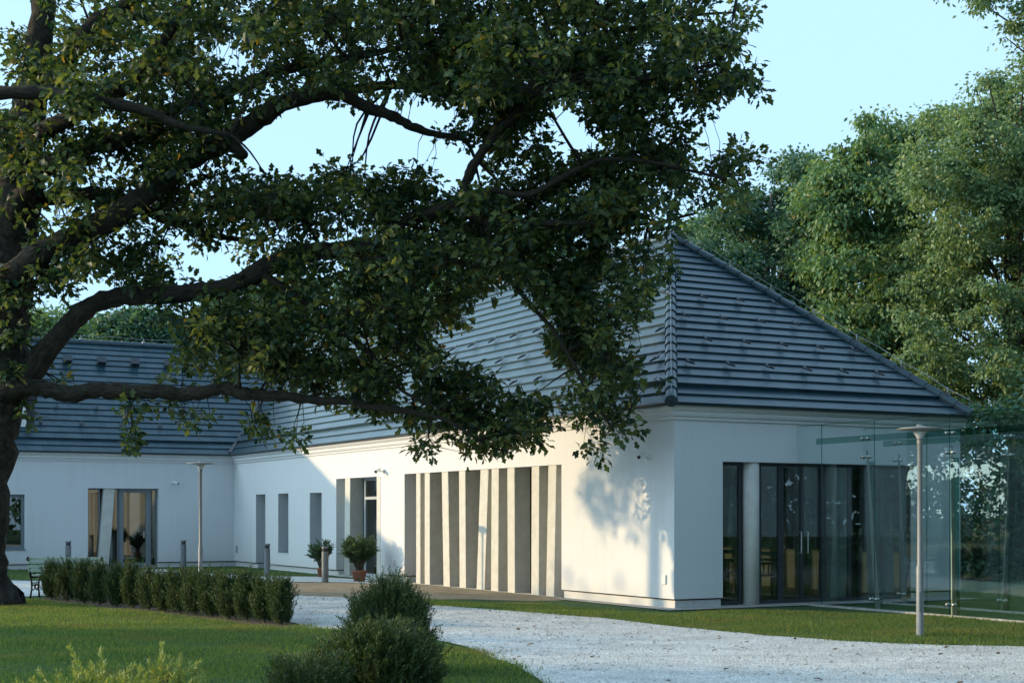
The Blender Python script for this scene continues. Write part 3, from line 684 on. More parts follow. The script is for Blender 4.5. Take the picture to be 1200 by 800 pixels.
# ------------------------------------------------------------------ lamp posts
def lamp(loc, label, dz=0):
    t = thing('street_lamp', label, 'lamp post', loc, 0, 'disc lamp posts beside the path')
    m = MB(); m.lathe([(.075, 0), (.075, .02), (.05, .03), (.048, .95), (.036, .98), (.034, 2.62), (.04, 2.63), (.04, 2.70)], 18); m.build('pole', M['galv'], t, True)
    m = MB(); m.lathe([(.036, 2.69), (.042, 2.71), (.075, 2.765), (.095, 2.79), (.09, 2.80), (.0, 2.80)], 24); m.build('lamp_cone', M['lightframe'], t, True)
    m = MB(); m.lathe([(.0, 2.803), (.10, 2.803), (.305, 2.822), (.312, 2.832), (.26, 2.845), (.12, 2.862), (.05, 2.868), (.045, 2.89), (0, 2.893)], 36); m.build('lamp_disc', M['galv'], t, True)
    m = MB(); m.box(-.02, .02, -.0505, -.0475, .35, .62); m.build('access_panel', M['bollard'], t)
    return t
g = G(1078, 746); lamp((g.x, g.y, 0), 'grey disc-topped lamp post on the grass in front of the glass screen')
d = 33.0; lamp(((235-600)/F*d, d, 0), 'grey disc-topped lamp post behind the low hedge, in front of the shaded wing')

# ------------------------------------------------------------------ bollards
def bollard(px, d, label):
    t = thing('bollard', label, 'bollard', ((px-600)/F*d, d, 0), 0, 'grey bollard lights along the forecourt')
    m = MB(); m.lathe([(.085, 0), (.085, .76), (.08, .765)], 20); m.build('post', M['bollard'], t)
    m = MB(); m.lathe([(.07, .765), (.07, .845)], 20); m.build('light_slot', M['black'], t)
    m = MB(); m.lathe([(.087, .845), (.087, .885), (.08, .895), (0, .897)], 20); m.build('cap', M['bollard'], t)
bollard(80, 43.6, 'grey bollard standing behind the bench and left of the glazed wing door')
bollard(215, 45.2, 'grey bollard between the glazed wing door and the far lamp post')
bollard(313, 39.6, 'grey bollard in front of the narrow windows of the long wall')
bollard(381, 36.0, 'grey bollard beside the smaller potted oleander, nearest the viewer')

# ------------------------------------------------------------------ potted oleanders
def oleander(px, py, hgt, wid, potr, poth, n, label):
    g = G(px, py); t = thing('potted_plant', label, 'potted plant', (g.x, g.y, .012), 0, 'oleanders in terracotta pots')
    m = MB(); m.lathe([(potr*.72, 0), (potr*.98, poth*.85), (potr*1.1, poth*.86), (potr*1.1, poth), (potr*.95, poth), (potr*.9, poth*.9), (0, poth*.9)], 20); m.build('pot', M['terracotta'], t, True)
    st = MB(); pos = []; dirs = []
    for k in range(int(n/26)):
        a = random.uniform(0, 6.28); rr = math.sqrt(random.random()); top = Vector((math.cos(a)*rr*wid/2, math.sin(a)*rr*wid/2, poth+(hgt-poth)*random.uniform(.55, 1)*(1-.22*rr*rr)))
        base = Vector((math.cos(a)*.05, math.sin(a)*.05, poth*.85)); mid = base.lerp(top, .5)+Vector((-top.x*.15, -top.y*.15, .08))
        pts = [base, mid, top]; st.tube(pts, [.009, .007, .003], 5)
        for q in range(26):
            tt = random.uniform(.35, 1); p = base.lerp(mid, tt*2) if tt < .5 else mid.lerp(top, tt*2-1); dd = (top-mid).normalized()+Vector((random.gauss(0, .7), random.gauss(0, .7), random.gauss(.1, .4)))
            pos.append(p); dirs.append(dd)
    st.build('stem', M['trunk'], t)
    pos = np.array(pos); dirs = np.array(dirs); rot = frames(dirs, rand_dirs(len(pos))+np.array([0, 0, 1.2])); leaf_mesh('foliage', LAN_V, DIA_F, pos, rot, rng.uniform(.11, .17, len(pos)), M['oleander'], t)
oleander(377, 676, 1.0, .68, .13, .24, 1300, 'smaller potted oleander behind the nearest bollard, left of the entrance')
oleander(421, 681, 1.16, .98, .19, .27, 2600, 'bigger potted oleander standing in front of the entrance door')

# ------------------------------------------------------------------ bench
bt = thing('park_bench', 'slatted bench with black cast iron scroll ends, half behind the hedge', 'bench', (P(36, 700, 29.0).x, 29.0, .012), R(-4))
def bench_end(x):
    m = MB()
    m.tube([(x, -.02, 0), (x, .05, .18), (x, .04, .34), (x, .0, .42)], [.022, .018, .018, .022], 6)
    m.tube([(x, .44, 0), (x, .40, .18), (x, .42, .34), (x, .46, .42)], [.022, .018, .018, .022], 6)
    m.tube([(x, .0, .42), (x, .22, .40), (x, .46, .42)], .02, 6)
    m.tube([(x, .0, .42), (x, -.04, .60), (x, -.10, .78), (x, -.15, .82), (x, -.19, .79), (x, -.17, .755), (x, -.14, .77)], [.022, .02, .018, .02, .018, .014, .012], 6)
    m.tube([(x, -.05, .62), (x, .12, .66), (x, .32, .64), (x, .44, .60), (x, .47, .55), (x, .43, .52), (x, .40, .55)], [.018, .018, .018, .018, .016, .014, .012], 6)
    m.tube([(x, .46, .42), (x, .42, .52)], .016, 6)
    for cx, cz, r in ((.14, .22, .10), (.31, .22, .10), (.22, .50, .07)):
        m.tube([(x, cx+math.cos(a)*r*(1-a/14), cz+math.sin(a)*r*(1-a/14)) for a in np.linspace(0, 9, 16)], .011, 5)
    m.build('iron_end', M['iron'], bt, True)
bench_end(0); bench_end(1.5)
for k in range(5):
    m = MB(); m.box(-.03, 1.53, .03+k*.09, .095+k*.09, .435, .462); m.build('seat_slat', M['slat'], bt, bevel=.006)
for k in range(4):
    t_ = k/3; m = MB(); y = -.035-.085*t_; z = .52+.08*k; m.box(-.03, 1.53, y-.002, y+.022, z, z+.06, 0, -.018); m.build('back_slat', M['slat'], bt, bevel=.006)

# ------------------------------------------------------------------ yews
def yew(name, label, loc, w, dpt, h, nshoot, needle, mat, group=None, spread=.25, per=30, lmin=.12, lmax=.26, cat='shrub', seedcol=True):
    t = thing(name, label, cat, loc, random.uniform(0, 6.28) if w == dpt else 0, group)
    stem = MB()
    for k in range(5):
        a = random.uniform(0, 6.28); stem.tube([(0, 0, 0), (math.cos(a)*w*.12, math.sin(a)*dpt*.12, h*.4), (math.cos(a)*w*.2, math.sin(a)*dpt*.2, h*.8)], [.02, .014, .006], 5)
    stem.build('stem', M['trunk'], t)
    pos = []; dirs = []; ups = []
    nn = nshoot; a = rng.uniform(0, 2*np.pi, nn); r = np.sqrt(rng.uniform(.12, 1, nn)); zz = rng.uniform(.02, 1, nn)
    lump = 1+.16*np.sin(3*a+loc[0]*7)+.12*np.sin(5*a+zz*7+loc[1]*3)
    prof = (.75+.25*np.sin(np.pi*np.clip(zz*.9+.1, 0, 1)))*np.where(zz > .8, 1-(zz-.8)*1.6, 1)
    base = np.stack([np.cos(a)*r*prof*lump*w/2, np.sin(a)*r*prof*lump*dpt/2, zz*(h-.10)*(1+.12*np.sin(a*2+loc[0]))], 1)
    d = norm(np.stack([np.cos(a)*spread*r*2, np.sin(a)*spread*r*2, np.ones(nn)], 1)+rng.normal(size=(nn, 3))*.28)
    L = rng.uniform(lmin, lmax, nn)
    for i in range(nn):
        s = np.linspace(.05, 1, per); p = base[i]+np.outer(s*L[i], d[i]); side = rand_dirs(per); side = norm(side-np.outer(side@d[i], d[i]))
        pos.append(p); dirs.append(side*.8+d[i]*.8*(.6+s[:, None]))
    pos = np.concatenate(pos); dirs = np.concatenate(dirs)
    pos[:, 2] = np.maximum(pos[:, 2], .01)
    rot = frames(dirs, rand_dirs(len(pos))+np.array([0, 0, .6])); leaf_mesh('foliage', NEE_V, NEE_F, pos, rot, rng.uniform(.75, 1.2, len(pos))*needle, mat, t)
    return t
ordn = ['first', 'second', 'third', 'fourth', 'fifth', 'sixth', 'seventh', 'eighth', 'ninth', 'tenth', 'eleventh', 'twelfth', 'thirteenth', 'fourteenth', 'last']
hx = [58, 76, 96, 114, 134, 152, 172, 190, 209, 226, 246, 266, 287, 308, 328]
for k, px in enumerate(hx):
    py = 703+(px-58)/(328-58)*30
    g = G(px, py); hh = .62+.0*(k/14)+random.uniform(-.07, .07)
    lab = 'dark clipped yew in the low hedge row, %s from the bench' % ordn[k] if k < 14 else 'dark clipped yew at the right end of the low hedge row, beside the gravel'
    yew('yew_shrub', lab, (g.x, g.y+.15, 0), .31*random.uniform(.8, 1.25), .34, hh, 560, .040, M['yew'], 'yews of the low hedge', .05, 34, .14, .32)
m = MB(); hp = [G(45, 704), G(120, 712), G(220, 723), G(338, 737.5), G(347, 733), G(340, 727), G(200, 706), G(60, 696)]
m.quad(*[(p.x, p.y, .010) for p in hp]); structure(m.build('soil_bed', M['soil']))
d = 15.2; yew('yew_shrub', 'tall dark yew bush at the lawn edge, behind the broader front bush', ((458-600)/F*d, d, 0), .74, .75, .84, 2300, .036, M['yew'], None, .22, 40, .14, .32)
d = 12.6; yew('yew_shrub', 'broad dark yew bush at the bottom of the picture beside the gravel curve', ((448-600)/F*d, d, 0), .92, .85, .60, 2600, .036, M['yew'], None, .3, 40, .14, .30)
d = 11.8; yew('yew_shrub', 'low spreading yew left of the broad dark bush at the bottom', ((358-600)/F*d, d, 0), .5, .5, .45, 800, .036, M['yew'], None, .4, 26)
d = 9.6
for px, top, w_, lab in ((75, 772, .34, 'short pale yew seedling at the bottom left, leftmost of the sunlit shoots'), (112, 757, .26, 'pale yellow-green yew shoot at the bottom left, second of the sunlit shoots'),
                     (150, 767, .30, 'pale yew sprig in the middle of the sunlit shoots at the bottom left'), (188, 745, .22, 'tallest pale yew shoot at the bottom left, with one upright tip'), (214, 785, .18, 'smallest pale yew shoot, right of the tallest upright tip')):
    yew('young_yew', lab, ((px-600)/F*d+.0, d+random.uniform(-.3, .3), 0), w_, w_, H-(top-HY)/F*d-.17, 48, .044, M['yewlit'], 'sunlit young yew shoots', .22, 64, .14, .27)

# ------------------------------------------------------------------ the oak
DT = 26.7
def depthA(px): b = bA(min(px, 788)); return OY+b*CA
limbs = {
 'trunk': [(-12, 712, .62, 0), (-14, 700, .46, 0), (-16, 680, .38, 0), (-16, 640, .35, 0), (-12, 560, .37, 0), (-4, 490, .43, 0), (0, 440, .50, 0), (2, 380, .48, 0), (6, 320, .50, .1), (12, 250, .49, .1), (22, 190, .40, .2), (32, 140, .34, .2), (43, 80, .26, .3), (50, 20, .22, .3), (54, -60, .18, .4), (70, -160, .13, .4), (80, -260, .07, .4)],
 'a': [(5, 462, .30, 0), (22, 447, .26, -.1), (44, 423, .22, -.2), (74, 389, .19, -.2), (101, 362, .175, -.3), (135, 348, .16, -.3), (169, 347, .155, -.4), (236, 341, .15, -.5), (270, 335, .155, -.5), (304, 318, .17, -.6), (338, 302, .17, -.6), (371, 294, .15, -.7), (412, 291, .14, -.7), (450, 289, .12, -.8), (487, 293, .09, -.8), (525, 304, .07, -.9), (562, 312, .055, -1), (600, 319, .04, -1.1), (640, 335, .025, -1.2)],
 'b': [(5, 458, .22, -.3), (30, 454, .16, -.4), (50, 455, .15, -.4), (82, 461, .155, -.5), (112, 457, .14, -.5), (150, 459, .14, -.6), (187, 459, .13, -.7), (212, 462, .125, -.7), (237, 460, .12, -.8), (262, 455, .11, -.8), (285, 461, .11, -.9), (300, 463, .10, -.9), (337, 464, .09, -1), (367, 469, .075, -1), (412, 470, .065, -1.1), (431, 476, .06, -1.1), (461, 479, .05, -1.2), (495, 485, .04, -1.2), (525, 493, .03, -1.3), (560, 515, .02, -1.3)],
 'c': [(6, 330, 0.207, -0.36), (26, 312, 0.215, -0.54), (50, 296, 0.207, -0.66), (100, 272, 0.200, -0.72), (148, 245, 0.192, -0.72), (182, 222, 0.185, -0.72), (202, 202, 0.178, -0.78), (236, 179, 0.163, -0.78), (270, 162, 0.178, -0.84), (294, 146, 0.170, -0.84), (314, 131, 0.170, -0.90), (337, 119, 0.145, -0.90), (371, 111, 0.128, -0.90), (401, 111, 0.111, -0.90), (428, 125, 0.102, -0.78), (459, 136, 0.093, -0.72), (482, 148, 0.076, -0.66), (509, 157, 0.060, -0.60), (543, 163, 0.043, -0.54), (556, 185, 0.025, -0.48)],
 'd': [(8, 262, .18, .1), (34, 240, .16, .3), (62, 232, .14, .4), (91, 227, .13, .4), (128, 228, .11, .3), (155, 237, .10, .3), (179, 250, .095, .2), (216, 265, .08, .1), (250, 276, .06, 0), (300, 283, .03, 0)],
 'e': [(14, 252, .2, -0.26), (26, 232, .18, -0.46), (37, 216, .17, -0.60), (51, 199, .16, -0.67), (74, 184, .15, -0.71), (101, 172, .15, -0.74), (140, 165, .14, -0.78), (190, 135, .12, -0.85), (240, 115, .11, -0.89), (297, 95, .10, -0.89), (321, 84, .09, -0.92), (360, 76, .08, -0.92), (420, 66, .06, -0.92), (500, 50, .04, -0.85)],
 'f': [(26, 180, .16, -.1), (44, 160, .17, -.7), (61, 148, .15, -1.1), (84, 138, .14, -1.3), (110, 121, .13, -1.4), (150, 100, .11, -1.6), (185, 55, .10, -1.7), (205, 30, .08, -1.8), (240, -20, .05, -2)],
 'g': [(38, 120, .18, -0.32), (54, 98, .17, -0.32), (78, 71, .16, -0.32), (101, 37, .15, -0.29), (115, 24, .14, -0.29), (142, 10, .12, -0.26), (165, -10, .10, -0.26), (230, -60, .07, -0.22)],
 'h': [(-160, 96, .12, -2.0), (-60, 106, .12, -2.2), (0, 108, .115, -2.4), (51, 109, .11, -2.4), (84, 115, .10, -2.5), (111, 118, .10, -2.5), (162, 128, .09, -2.6), (189, 138, .075, -2.6), (219, 149, .06, -2.6), (270, 158, .03, -2.6)],
 'i': [(115, 24, .12, .4), (169, 19, .09, .4), (236, 73, .0, .4)],
 'j': [(450, 289, .10, -.8), (462, 268, .10, -.8), (478, 256, .10, -.8), (500, 250, .09, -.9), (525, 243, .09, -.9), (541, 232, .085, -1), (547, 212, .085, -1), (556, 192, .085, -1.1), (570, 172, .08, -1.1), (587, 149, .08, -1.2), (604, 135, .075, -1.2), (624, 115, .07, -1.2), (651, 100, .06, -1.3), (690, 80, .04, -1.3), (740, 50, .03, -1.3)],
 'k': [(541, 233, .07, -1), (577, 223, .06, -1.2), (620, 228, .055, -1.4), (667, 203, .05, -1.6), (708, 187, .04, -1.7), (760, 190, .035, -1.7), (800, 198, .028, -1.8), (850, 210, .018, -1.8)],
 'l': [(525, 246, .06, -.9), (545, 247, .06, -1), (570, 260, .06, -1.2), (620, 262, .05, -1.5), (690, 262, .04, -1.7), (760, 262, .03, -1.8), (815, 250, .02, -1.8)],
 'm': [(304, 320, .09, -.6), (315, 327, .08, -.7), (337, 340, .07, -.8), (364, 359, .065, -.9), (382, 377, .06, -1), (401, 390, .055, -1), (431, 411, .05, -1.1), (450, 434, .04, -1.2), (475, 460, .03, -1.2), (520, 480, .02, -1.2)],
 'n': [(575, 315, .045, -1), (592, 321, .04, -1.1), (611, 344, .038, -1.2), (637, 374, .035, -1.3), (649, 388, .033, -1.4), (675, 430, .028, -1.6), (690, 460, .025, -1.8), (720, 505, .015, -1.9)],
 'o': [(400, 108, .10, 1), (460, 100, .09, .9), (520, 110, .08, .6), (590, 108, .06, .2), (640, 70, .05, 0), (720, 40, .04, -.3), (800, 20, .03, -.5), (860, 15, .02, -.5)],
 'p': [(640, 105, .05, -1.2), (700, 100, .045, -1.4), (770, 90, .04, -1.5), (840, 75, .02, -1.6)],
}
oak = thing('oak_tree', 'huge oak with a leaning dark trunk and long level limbs reaching across the picture', 'tree', (P(-14, 704, DT).x, DT, 0))
oloc = Vector(oak.location)
def smooth_path(pts, rad, k=3):
    o, r = [], []
    n = len(pts)
    for i in range(n-1):
        p0, p1, p2, p3 = pts[max(0, i-1)], pts[i], pts[i+1], pts[min(n-1, i+2)]
        for j in range(k):
            t = j/k; t2, t3 = t*t, t*t*t
            o.append(.5*((2*p1)+(p2-p0)*t+(2*p0-5*p1+4*p2-p3)*t2+(3*p1-p0-3*p2+p3)*t3)); r.append(rad[i]*(1-t)+rad[i+1]*t)
    o.append(pts[-1]); r.append(rad[-1]); return o, r
nodes = []                                          # points along the wood, to which twigs attach
for name, L in limbs.items():
    if name == 'i': L = L[:2]+[(230, 30, .05, .4), (290, 35, .03, .4)]
    pts = [P(x, y, DT+dd)-oloc for x, y, r, dd in L]; rad = [r for x, y, r, dd in L]
    if name == 'trunk': pts[0].z = -.05
    pp, rr = smooth_path(pts, rad, 5)
    for i in range(1, len(pp)-1):
        jit = rr[i]*.12; pp[i] = pp[i]+Vector((random.uniform(-jit, jit), random.uniform(-jit, jit), random.uniform(-jit, jit))); rr[i] *= random.uniform(.90, 1.11)
    m = MB(); m.tube(pp, rr, 18 if rad[0] > .15 else 10, wob=.075); m.build('trunk' if name == 'trunk' else 'limb', M['bark'], oak, True)
    if name != 'trunk': nodes += [np.array(p) for p in pp[5::2]]
# sawn-off stub on the big upper limb
m = MB(); c = P(268, 165, DT-.85)-oloc; e = P(286, 182, DT-1.2)-oloc; m.tube([c, e], [.12, .085], 12); m.build('sawn_stub', M['bark'], oak, True)
nodes = np.array(nodes)

# foliage masses: centre, half-sizes, share of leaves; and the gaps between them
MASS = [(870,110,16,30,.9),(880,185,20,12,.9),(650,30,190,85,1),(480,40,170,75,1),(300,35,150,70,.9),(130,50,120,70,.75),(780,85,95,62,1),(850,25,42,20,.9),(700,115,95,55,1),(590,90,80,40,.9),
 (60,150,85,60,.7),(160,120,100,55,.8),(120,200,95,45,.75),(230,215,95,45,.8),(90,275,85,50,.85),(30,320,50,40,.8),(8,385,28,55,.7),(250,130,90,40,.8),
 (350,222,75,38,.85),(420,235,95,38,.9),(300,255,80,45,.9),(190,300,70,40,.6),(520,240,80,38,.9),(455,205,30,18,.6),(420,165,22,12,.5),(385,140,20,10,.5),
 (420,335,110,55,1),(540,285,110,55,1),(640,255,110,65,1),(730,225,95,50,1),(790,190,60,30,.9),(862,178,32,14,.8),(855,225,28,24,.7),(690,320,75,55,1),(605,165,36,48,.9),(560,140,50,25,.9),(725,150,40,40,.9),
 (270,400,50,42,.9),(330,395,60,55,1),(245,365,45,35,.9),(390,425,65,42,1),(470,430,80,50,1),(545,465,70,40,1),(490,375,60,38,1),(530,500,80,22,.9),(600,485,35,26,.9),(632,512,28,14,.8),
 (680,385,38,55,1),(705,430,32,45,1),(722,470,26,28,.9),(742,500,18,16,.8),(700,525,14,12,.6),(650,345,60,40,1),(765,305,32,14,.8),(560,365,25,25,.8),(655,400,20,40,.7),
 (182,478,40,10,.8),(232,486,22,12,.8),(165,505,18,16,.8),(140,522,10,7,.6),(300,500,26,14,.7),(342,512,11,10,.6),(500,515,22,14,.8),(575,524,32,14,.8),(205,445,30,8,.5),(225,430,30,25,.5),(60,440,14,20,.35),(30,475,10,12,.35),(700,490,22,18,.7),(640,470,20,20,.5)]
GAPS = [(598,392,50,58),(538,408,30,26),(642,442,22,30),(480,455,14,10),(430,500,30,14),(300,440,16,10),(70,250,10,10),(150,205,9,9),(300,215,9,7),(110,195,8,8),(210,100,10,8),(60,40,9,10),(375,60,8,6),(560,40,8,6),(440,250,9,7),(520,330,10,8),(350,345,12,8),(620,290,9,8),(735,165,9,10),(760,135,10,8),(845,140,20,10),(690,215,9,7),(400,165,70,26),(330,188,55,20),(455,178,40,20),(668,150,24,38),(530,195,18,22),(590,395,38,44),(535,405,20,20),(828,27,18,8),(100,70,12,10),(143,15,14,10),(182,45,8,8),(245,62,14,8),(330,78,14,8),(45,190,10,12),(172,268,8,10),(275,195,14,8),(205,320,7,6),(270,392,8,6),(374,397,12,9),(800,128,20,10),(700,165,12,20),(560,215,12,10),(470,95,8,5),(120,110,9,7),(238,250,8,6),(860,120,25,16),(150,400,60,30),(120,500,30,16),(640,445,10,22)]
ctr = []
def ingap(x, y, k=1.0): return any(((x-g[0])/g[2])**2+((y-g[1])/g[3])**2 < k for g in GAPS)
for cx, cy, rx, ry, w in MASS:
    n = int(rx*ry*math.pi*w*(.95 if cx < 330 and cy < 330 else 1)/400)+1
    for _ in range(n):                              # a clump is a handful of leafy twig ends
        a, r = random.uniform(0, 6.283), math.sqrt(random.random())
        x, y = cx+math.cos(a)*r*rx, cy+math.sin(a)*r*ry
        if ingap(x, y): continue
        dmax = depthA(x)-1.0 if x > 380 and y > 230 else 30.0
        dc = min(26.5, dmax-.9); hw = 1.5 if y > 130 else 2.4
        if y > 430: hw = .8
        d = min(dmax, dc+random.gauss(0, hw*.6)); d = max(d, 23.2)
        small = min(rx, ry) < 18
        for _ in range(3 if small else random.choice((4, 5, 6))):
            sx = 7 if small else 12
            qx, qy = x+random.gauss(0, sx), y+random.gauss(0, sx*.7)
            if ingap(qx, qy, .9): continue
            ctr.append(np.array(P(qx, qy, d+random.gauss(0, .2))-oloc))
for _ in range(800):                                # the rest of the crown, above and left of the frame
    x, y = random.uniform(-160, 860), random.uniform(-300, -12)
    if ((x-330)/540)**2+((y+20)/300)**2 > 1: continue
    ctr.append(np.array(P(x, y, 26.4+random.gauss(0, 2.2))-oloc))
for _ in range(50):
    x, y = random.uniform(-450, -10), random.uniform(-20, 250)
    ctr.append(np.array(P(x, y, 26.6+random.gauss(0, 1.2))-oloc))
ctr = np.array(ctr)
# side branches: each foliage mass hangs on a branch from the nearest wood
br = MB()
sec = []
for k in range(230):
    c = ctr[rng.integers(len(ctr))]; j = np.argmin(((nodes-c)**2).sum(1)); a = Vector(nodes[j]); e = Vector(c)
    L = (e-a).length
    if L < .35 or L > 2.4: continue
    mid = a.lerp(e, .5)+Vector((random.gauss(0, .12), random.gauss(0, .12), random.gauss(.02, .12)))*L
    pp, rr = smooth_path([a, mid, e], [.016+.008*L, .012+.004*L, .006], 4)
    br.tube(pp, rr, 6, wob=.06); sec += [np.array(p) for p in pp[2:]]
nodes2 = np.concatenate([nodes, np.array(sec)])
for c in ctr[::1]:
    dd = ((nodes2-c)**2).sum(1); j = np.argmin(dd)
    if dd[j] > 1.7 or dd[j] < .01: continue
    a = Vector(nodes2[j]); e = Vector(c); mm = a.lerp(e, .45)+oloc; qx, qy = 600+F*mm.x/mm.y, HY-F*(mm.z-H)/mm.y
    if any(((qx-g[0])/g[2])**2+((qy-g[1])/g[3])**2 < 1.1 for g in GAPS[:6]): continue
    mid = a.lerp(e, .5)+Vector((random.gauss(0, .08), random.gauss(0, .08), random.gauss(.03, .08)))
    br.tube([a, mid, e], [.010, .007, .004], 4, cap=False)
br.build('twigs', M['bark'], oak, True)
per = 14
cp = np.repeat(ctr, per, 0); n = len(cp)
dirs = rand_dirs(n); dirs[:, 2] = dirs[:, 2]*.75-.12; dirs = norm(dirs)
off = rng.uniform(0, 1, (n, 1))**.5*dirs*.17+rng.normal(size=(n, 3))*.035
up = norm(rand_dirs(n)*.85+np.array([0, 0, .8]))
leaf_mesh('crown', OAK_V, OAK_F, cp+off, frames(dirs, up), rng.uniform(.10, .18, n), M['oakleaf'], oak)
print('oak leaves', n)

# ------------------------------------------------------------------ other trees
def tree(name, label, px, d, blobs, nclump, nleaf, lsize, mat, group, droop=.2, cl=.55, trunk_r=.25, tmpl=DIA_V, depth=1.0):
    bx = (px-600)/F*d; t = thing(name, label, 'tree', (bx, d, 0), 0, group); loc = Vector((bx, d, 0))
    cs = []; rs = []
    tot = sum(b[2]*b[3] for b in blobs)
    for x, y, rx, ry, *dd in blobs:
        n = max(3, int(nclump*rx*ry/tot)); c = np.array(P(x, y, d+(dd[0] if dd else 0))-loc); sx, sz = rx/F*d, ry/F*d; sy = max(sx, sz)*.8*depth
        u = rand_dirs(n); r = rng.uniform(.45, 1.0, n)**.6
        u[:, 1] *= np.where(rng.random(n) < .65, -np.sign(u[:, 1]), 1)       # more clumps on the side one can see
        p = c+u*r[:, None]*np.array([sx, sy, sz])
        cs.append(p)
    cs = np.concatenate(cs); cs = cs[cs[:, 2] > .15]
    m = MB(); top = Vector(cs[np.argmax(cs[:, 2])]); hh = top.z
    m.tube([(0, 0, -.05), (random.gauss(0, .15), 0, hh*.3), (random.gauss(0, .3), 0, hh*.6), (random.gauss(0, .4), 0, hh*.9)], [trunk_r*1.2, trunk_r, trunk_r*.6, trunk_r*.15], 10, wob=.05)
    lm = MB(); k = max(12, nclump//9)
    for i in rng.choice(len(cs), min(k, len(cs)), False):
        e = Vector(cs[i]); a = Vector((0, 0, max(.5, min(hh*.85, e.z*.72)))); mid = a.lerp(e, .55)+Vector((0, 0, .12*(e-a).length))
        lm.tube([a, mid, e], [trunk_r*.24, trunk_r*.13, .012], 6, cap=False)
    m.build('trunk', M['trunk'], t, True); lm.build('limbs', M['trunk'], t, True)
    w = rng.uniform(.4, 1.6, len(cs)); w = np.maximum(1, (w/w.sum()*nleaf).astype(int))
    cp = np.repeat(cs, w, 0); n = len(cp); sc = np.repeat(rng.uniform(.6, 1.35, len(cs)), w)
    off = rng.normal(size=(n, 3))*cl*.55*sc[:, None]*np.array([1, 1, .62])
    dirs = norm(off*.8/cl+rand_dirs(n)*.7+np.array([0, 0, -droop*2])); up = norm(rand_dirs(n)*.9+np.array([-.3, -.2, .4]))
    pos = cp+off; pos[:, 2] = np.maximum(pos[:, 2], .05)
    leaf_mesh('crown', tmpl, DIA_F, pos, frames(dirs, up), rng.uniform(.7, 1.3, n)*lsize, mat, t)
    return t
BT = 'trees behind the building'
SIL = [(800, 300), (815, 280), (835, 258), (870, 218), (905, 186), (930, 174), (965, 186), (990, 156), (1015, 131), (1050, 138), (1075, 122), (1110, 126), (1140, 93), (1180, 74), (1215, 66), (1300, 75)]
def top_at(x): return float(np.interp(x, [p[0] for p in SIL], [p[1] for p in SIL]))
def fill(x0, x1, ybot, r0, r1, spread, slant=0):
    o = []; y = 40
    while y < ybot:
        x = x0
        while x < x1:
            r = random.uniform(r0, r1); qx, qy = x+random.uniform(-14, 14)+slant*(y-300), y+random.uniform(-12, 12)
            t = top_at(qx)
            if qy > t+r*.7: o.append((qx, qy, r*random.uniform(.9, 1.25), r*random.uniform(.7, 1), random.uniform(-spread, spread)))
            elif qy > t-12: o.append((qx, t+14+random.uniform(0, 8), 17, 15, random.uniform(-spread, spread)))
            x += r*1.15
        y += (r0+r1)*.42
    return o
tree('broadleaf_tree', 'dark green tree directly right of the roof apex, rounded bluish top', 905, 51, fill(822, 965, 480, 22, 40, 2.2), 700, 78000, .16, M['darkleaf'], BT, .15, .38)
tree('broadleaf_tree', 'bright green tree with hanging leaves in the middle of the right-hand trees', 1030, 47.5, fill(965, 1115, 510, 22, 42, 2.4), 760, 92000, .17, M['cherryleaf'], BT, .45, .40)
tree('ash_tree', 'tall pale feathery tree filling the right edge of the picture', 1190, 43.5, fill(1085, 1290, 520, 20, 42, 2.6), 1000, 125000, .13, M['ashleaf'], BT, .3, .34)
tree('broadleaf_tree', 'shaded bushy tree behind the glass screen at the right edge', 1180, 38, [(1175,540,90,70),(1150,600,60,60),(1215,600,70,80),(1260,520,80,90),(1190,655,80,35)], 200, 22000, .17, M['darkleaf'], BT, .2, .5, .15)
tree('broadleaf_tree', 'small pale tree top peeping out just right of the roof apex', 822, 58, [(822,290,26,34),(805,320,30,40),(840,330,30,40)], 60, 9000, .2, M['cherryleaf'], BT, .2, .5)
tree('broadleaf_tree', 'green tree showing above the long roof ridge through the oak leaves', 590, 60, [(590,320,60,55),(640,340,60,60),(550,350,50,50)], 120, 16000, .22, M['darkleaf'], BT, .2, .6)
tree('broadleaf_tree', 'sunlit green tree behind the wing ridge, left of the others there', 75, 66, [(70,395,55,32),(40,410,50,40),(100,410,40,30)], 110, 14000, .22, M['cherryleaf'], BT, .2, .6)
tree('broadleaf_tree', 'darker green tree behind the wing ridge, above its roof vents', 165, 64, [(160,395,50,34),(195,400,40,32)], 110, 14000, .22, M['darkleaf'], BT, .2, .6)
tree('broadleaf_tree', 'green tree behind the roof valley where wing and long roof meet', 310, 68, [(300,385,60,55),(350,370,50,50)], 110, 14000, .22, M['darkleaf'], BT, .2, .6)
tree('broadleaf_tree', 'green tree behind the long ridge, half hidden left of the ridge rod', 470, 66, [(450,345,60,50),(500,340,50,50)], 110, 14000, .22, M['darkleaf'], BT, .2, .6)
tree('ash_tree', 'tree reaching fine drooping twigs into the top right corner', 1330, 31, [(1310,-80,110,100),(1180,12,58,22),(1145,-12,45,16),(1195,44,26,16),(1240,0,50,50),(1350,60,80,110)], 260, 26000, .10, M['ashleaf'], None, .35, .26)

